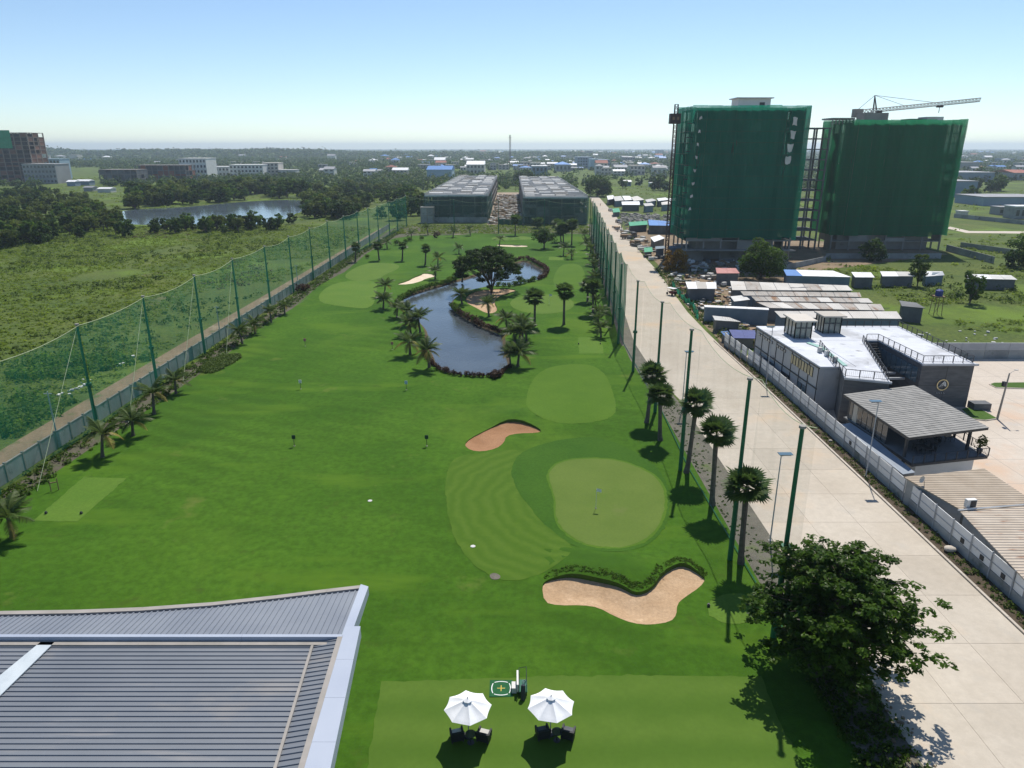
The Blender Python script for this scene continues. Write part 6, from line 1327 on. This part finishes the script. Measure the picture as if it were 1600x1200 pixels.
def armchair(loc, label, rz, group, light=False):
    t = thing('armchair', label, 'armchair', loc, rz, group); b = MB(); b.box(-.40,-.38,.12,.40,.34,.36); part('seat_frame', b.mesh('seat_frame', M_rattan), t); part('cushion', MB().box(-.30,-.36,.362,.30,.22,.47).mesh('cushion', M_cush if not light else M_offw), t)
    b = MB(); b.hexa([(-.40,.24,.361),(.40,.24,.361),(.42,.36,.361),(-.42,.36,.361),(-.40,.34,.86),(.40,.34,.86),(.42,.46,.84),(-.42,.46,.84)]); part('backrest', b.mesh('backrest', M_rattan), t)
    for s in (-1, 1): part('armrest', MB().box(s*.36-.055,-.38,.362,s*.36+.055,.23,.62).mesh('armrest', M_rattan), t)
    for sx in (-1, 1):
        for sy in (-1, 1): part('leg', MB().box(sx*.34-.03, sy*.3-.03, 0, sx*.34+.03, sy*.3+.03, .119).mesh('leg', M_dsteel), t)
def tea_table(loc, label):
    t = thing('round_table', label, 'table', loc); part('tabletop', MB().tube([(0,0,.66),(0,0,.70)], .34, 18).mesh('tabletop', M_glass), t); part('stem', MB().tube([(0,0,.03),(0,0,.659)], .04, 8).mesh('stem', M_dsteel), t); part('foot', MB().tube([(0,0,0),(0,0,.03)], .22, 12).mesh('foot', M_dsteel), t)
L1 = umbrella((731, 1104), 'white octagonal umbrella over rattan seats near the ribbed roof', .15); L2 = umbrella((861, 1101), 'white octagonal umbrella standing beside the golf bag rack', .2)
for L, nm in ((L1, 'umbrella near the ribbed roof'), (L2, 'umbrella beside the bag rack')):
    gz = lambda x, y: Vector((x, y, hz(x, y) + .026)); off = .05 if L is L1 else .25
    armchair(gz(L.x - .75 + off, L.y - .25), 'dark rattan armchair with grey cushion under the ' + nm, .25 + math.pi, 'rattan armchairs under the ' + nm, L is L1); armchair(gz(L.x + .95 + off*.5, L.y - .3), 'dark rattan armchair with grey cushion under the ' + nm, -.3 + math.pi, 'rattan armchairs under the ' + nm, L is L1)
    tea_table(gz(L.x + .12 + off, L.y - .55), 'small round dark table between armchairs under the ' + nm)
q = G(783, 1077); q.z += .028; t = thing('hitting_mat', 'green square hitting mat with white brackets and yellow cross', 'mat', q); part('mat_base', MB().box(-.78,-.78,0,.78,.78,.03).mesh('mat_base', mat('mat_green', (.012,.085,.028), (.02,.11,.04), 4, .9)), t); M_wm = mat('white_marking', (.70,.72,.70), (.78,.80,.78), 4, .8); M_ym = mat('yellow_marking', (.62,.45,.07), (.72,.55,.12), 4, .8)
for k in range(4):
    b = MB(); a = k * math.pi / 2; c_, s_ = math.cos(a), math.sin(a); n = 8
    for i in range(n):
        def f(u, o): 
            y = -.46 + .92 * u; x = .64 - .09 * (abs(y) / .46) ** 2 + o; return (c_*x - s_*y, s_*x + c_*y)
        p0, p1, p2, p3 = f(i/n, -.03), f(i/n, .03), f((i+1)/n, .03), f((i+1)/n, -.03); b.prism([p0, p1, p2, p3], .0302, .036)
    part('white_bracket', b.mesh('white_bracket', M_wm), t)
part('yellow_cross', MB().box(-.27,-.025,.0302,.27,.025,.036).box(-.025,-.27,.0302,.025,.27,.0365).mesh('yellow_cross', M_ym), t)
q = G(811, 1080); q.z += .028; t = thing('bag_rack', 'dark green golf bag rack with white panel beside the hitting mat', 'bag rack', q); part('tray', MB().box(-.02,-.55,.30,.55,.6,.36).mesh('tray', mat('rack_green', (.01,.10,.06), (.015,.14,.08), 3, .6)), t); part('white_panel', MB().box(-.16,-.45,.25,-.04,.95,.85).mesh('white_panel', M_white), t); part('white_box', MB().box(-.50,-.3,0,-.18,.35,.42).mesh('white_box', M_white), t)
for sx, sy in ((.0, -.5), (.5, -.5), (.0, .55), (.5, .55)): part('leg', MB().bar((sx, sy, 0), (sx, sy, .9), .025).mesh('leg', M_dsteel), t)
b = MB(); b.bar((0,1.1,.9), (.5,1.1,1.0), .025); b.bar((0,-.5,.9), (0,1.1,.9), .02); b.bar((.5,-.5,.9), (.5,1.1,1.0), .02); part('top_rail', b.mesh('top_rail', M_dsteel), t)
q2 = q + Vector((.25, -.85, 0)); t = thing('golf_bag', 'black golf bag with clubs leaning at the bag rack', 'golf bag', q2, .3); part('bag', MB().tube([(0,0,0),(.05,.12,.5),(.1,.25,.92)], [.16,.17,.15], 10).mesh('bag', M_dsteel), t)
for k in range(6): part('club', MB().tube([(.1 + .05*math.cos(k), .25 + .05*math.sin(k), .8), (.13 + .09*math.cos(k), .31 + .09*math.sin(k), 1.18), (.2 + .09*math.cos(k), .34 + .09*math.sin(k), 1.2)], [.01,.01,.03], 5).mesh('club', M_grey), t)

# --- flags, markers and small course things
def flag(px, label, h, mflag, s=1.0):
    q = G(*px); q.z += .05; t = thing('flagstick', label, 'flag', q); part('stick', MB().tube([(0,0,-.05),(0,0,h)], .022*s, 6).mesh('stick', M_white), t); part('cup', MB().tube([(0,0,.0),(0,0,.006)], .11, 12).mesh('cup', M_dsteel), t)
    b = MB(); b.grid(lambda u, v: (.5*s*u, .05*math.sin(u*6), h - .02 - .34*s*v + .03*math.sin(u*5)), 6, 3); part('flag_cloth', b.mesh('flag_cloth', mflag), t)
flag((931, 794), 'white flag on the large front putting green', 2.2, M_ironw); flag((858, 475), 'white flag on the peninsula green between fan palms', 2.4, M_ironw, 1.3)
M_mk = mat('marker_board', (.02,.05,.03), (.03,.07,.04), 3, .6)
def marker(px, label, top, m):
    q = G(*px); t = thing('distance_marker', label, 'marker', q); h = 1.0; part('stake', MB().tube([(0,0,-.02),(0,0,h)], .035, 6).mesh('stake', M_dsteel), t); part('board', MB().box(-.22,-.03,h-.05,.22,.03,h+.45).mesh('board', m), t); part('shoe', MB().box(-.1,-.1,0,.1,.1,.04).mesh('shoe', M_concrete), t)
for px, lab, m in (((460,697),'dark green distance marker alone on the wide left fairway',M_mk), ((667,697),'dark green distance marker left of the red sand bunker',M_mk), ((470,608),'white distance marker on the open fairway level with the pond hedge',M_white), ((635,609),'pale blue distance marker short of the pond hedge',M_pblue), ((477,541),'red distance marker left of the pond palms',M_red), ((613,546),'orange-red distance marker beside the pond palms',M_red)): marker(px, lab, 1, m)
for px, lab in (((739,854),'small pale sprinkler cover in the striped turf'), ((578,781),'small pale drain cover on the left fairway')): q = G(*px); q.z += .025; tag(MB().tube([(0,0,0),(0,0,.03)], [.24,.2], 14).build('ground_cover_plate', M_offw), lab, 'cover').location = q
sheet('bare_patch', smooth_poly(pxpoly([(764,898),(772,894),(783,899),(780,905),(768,905)]), 2), [], 200, up(.034), M_gravel)
for px in ((72,802),(127,802),(904,538),(938,538),(1107,948),(1168,945)): q = G(*px); q.z += .02; tag(MB().box(-.1,-.1,0,.1,.1,.2).box(-.06,-.06,.2,.06,.06,.28).build('tee_marker', M_dsteel), 'small dark tee marker block at the edge of a pale tee', 'tee marker', 'tee markers').location = q
q = G(86, 766); t = thing('wooden_stand', 'small dark wooden sign stand beside the left tee', 'stand', q, .5)
for s in (-1, 1): part('leg', MB().box(s*.35-.04,-.04,0,s*.35+.04,.04,1.4).mesh('leg', M_wood), t)
part('crossbar', MB().box(-.35,-.035,.9,.35,.035,1.0).mesh('crossbar', M_wood), t)

# --- vehicles and people by the road
M_tyre = mat('tyre', (.015,.015,.015), (.025,.025,.025), 5, .9)
def vehicle(name, label, cat, px, rz, L, Wd, Hh, m, kind):
    q = P(*px); t = thing(name, label, cat, q, rz); w2 = Wd / 2
    prof = {'car': [(-L/2,.35),(L/2,.35),(L/2,.8),(L*.28,.95),(L*.12,Hh),(-L*.30,Hh),(-L*.46,.95),(-L/2,.85)], 'truck': [(-L/2,.6),(L/2,.6),(L/2,1.3),(L*.44,Hh),(L*.22,Hh),(L*.21,1.05),(-L/2,1.05)]}[kind]
    n = len(prof); b = MB(); b.v = [(x, -w2, z) for x, z in prof] + [(x, w2, z) for x, z in prof]; b.f = [tuple(range(n)), tuple(range(2*n-1, n-1, -1))] + [(k, k + n, (k+1) % n + n, (k+1) % n) for k in range(n)]; b.f = [tuple(reversed(f)) for f in b.f]; part('body', b.mesh('body', m), t)
    wm = MB().tube([(0,-.11,0),(0,.11,0)], .36, 12).mesh('wheel', M_tyre)
    for sx in (-.31, .31):
        for s in (-1, 1): part('wheel', wm, t, (L*sx, s*(w2-.06), .36))
    if kind == 'car':
        for s in (-1, 1): part('side_window', MB().box(-L*.28, s*w2-.02, .98, L*.11, s*w2+.02, Hh-.12).mesh('side_window', M_glass), t)
        part('windscreen', MB().hexa([(L*.13,-w2*.85,Hh-.06),(L*.27,-w2*.85,.99),(L*.27,w2*.85,.99),(L*.13,w2*.85,Hh-.06),(L*.14,-w2*.85,Hh-.03),(L*.285,-w2*.85,1.01),(L*.285,w2*.85,1.01),(L*.14,w2*.85,Hh-.03)]).mesh('windscreen', M_glass), t)
    else:
        part('cab_window', MB().box(L*.23, -w2-.02, 1.3, L*.42, w2+.02, Hh-.2).mesh('cab_window', M_glass), t); part('load_bed', MB().box(-L/2+.03, -w2+.04, 1.06, L*.19, w2-.04, 1.75).mesh('load_bed', M_wood), t)
    for s in (-1, 1): part('headlight', MB().box(L/2-.02, s*w2*.72-.14, .62, L/2+.03, s*w2*.72+.14, .78).mesh('headlight', M_ironw), t)
M_carb = mat('dark_car_paint', (.02,.022,.03), (.03,.033,.04), 2, .3, spec=.5); M_carw = mat('silver_car_paint', (.35,.35,.36), (.42,.42,.43), 2, .3, spec=.5)
vehicle('parked_car', 'dark car parked at the far road edge near the market', 'car', (966,348), -1.4, 4.3, 1.75, 1.5, M_carb, 'car'); vehicle('parked_car', 'silver car parked beside the green tarpaulin at the market', 'car', (954,330), -1.4, 4.3, 1.75, 1.5, M_carw, 'car')
vehicle('truck', 'dark loaded truck standing where the road meets the building site', 'truck', (982,373), .3, 6.5, 2.2, 2.6, M_slate, 'truck'); vehicle('truck', 'small brown loaded truck behind the dark truck at the kerb', 'truck', (992,384), -1.2, 5.0, 1.9, 2.2, M_wood, 'truck')
def person(px, label, mtop, mleg, pose=0.0):
    q = P(*px); t = thing('person', label, 'person', q, pose); b = MB()
    b.tube([(-.1,.12,0),(-.1,.02,.06),(-.1,0,.45),(-.08,0,.9)], [.04,.06,.065,.09], 7); b.tube([(.1,-.1,0),(.1,-.02,.06),(.1,-.04,.45),(.08,0,.9)], [.04,.06,.065,.09], 7); part('legs', b.mesh('legs', mleg), t)
    b = MB(); b.tube([(0,0,.85),(0,0,1.1),(0,0,1.38),(0,0,1.46),(0,0,1.50)], [.15,.15,.19,.1,.06], 9); 
    for s in (-1, 1): b.tube([(s*.17,0,1.40),(s*.25,.02*s,1.15),(s*.24,-.08*s,.9),(s*.24,-.10*s,.8)], [.06,.05,.04,.03], 6)
    part('torso', b.mesh('torso', mtop), t); b = MB(); b.tube([(0,0,1.48),(0,0,1.54),(0,.0,1.62),(0,0,1.70),(0,0,1.74)], [.05,.075,.09,.075,.02], 9); part('head', b.mesh('head', mat('skin', (.22,.12,.08), (.26,.15,.10), 4, .7)), t)
person((968,359), 'person in dark clothes walking on the road near the truck', M_dsteel, M_dsteel, .4); person((970.5,359), 'person in blue walking beside another on the road', M_tarp, M_dsteel, .6); person((938,322), 'person walking alone on the road towards the market', M_red, M_dsteel, 0)
def trike(px):
    q = P(*px); t = thing('motor_tricycle', 'motor tricycle with white canopy and dark red cargo body at the road edge', 'tricycle', q, 2.2)
    part('cargo_body', MB().box(-1.5,-.62,.5,.1,.62,1.05).mesh('cargo_body', mat('dark_red_paint', (.10,.018,.02), (.15,.03,.03), 3, .5)), t); part('canopy', MB().box(-1.4,-.66,1.75,.9,.66,1.82).mesh('canopy', M_ironw), t); part('seat', MB().box(.15,-.2,.7,.75,.2,.86).mesh('seat', M_dsteel), t)
    for sx, sy in ((-1.35,-.6),(-1.35,.6),(.75,-.55),(.75,.55)): part('canopy_post', MB().bar((sx, sy, .6), (sx, sy, 1.75), .025).mesh('canopy_post', M_grey), t)
    part('fork', MB().tube([(1.2,0,.3),(.95,0,1.05),(.9,.3,1.1)], .04, 6).mesh('fork', M_dsteel), t); wm = MB().tube([(0,-.06,0),(0,.06,0)], .3, 12).mesh('wheel', M_tyre)
    for p in ((1.2,0,.3),(-.9,-.55,.3),(-.9,.55,.3)): part('wheel', wm, t, p)
trike((1048, 461))

# ================================================================ AIR
b = MB(); b.box(-8800, -380, -2.0, 8800, 13800, 95); hz_o = b.build('haze', None); hm, ht, hn, hl, hb = _new('haze'); hn.remove(hb)
pv = hn.new('ShaderNodeVolumePrincipled'); pv.inputs['Color'].default_value = (.74,.88,1.0,1); pv.inputs['Density'].default_value = .00013; pv.inputs['Anisotropy'].default_value = .4
hl.new(pv.outputs[0], hn['Material Output'].inputs['Volume']); hz_o.data.materials.append(hm); tag(hz_o, 'pale blue haze filling the air over the plain', 'haze', None, 'stuff')
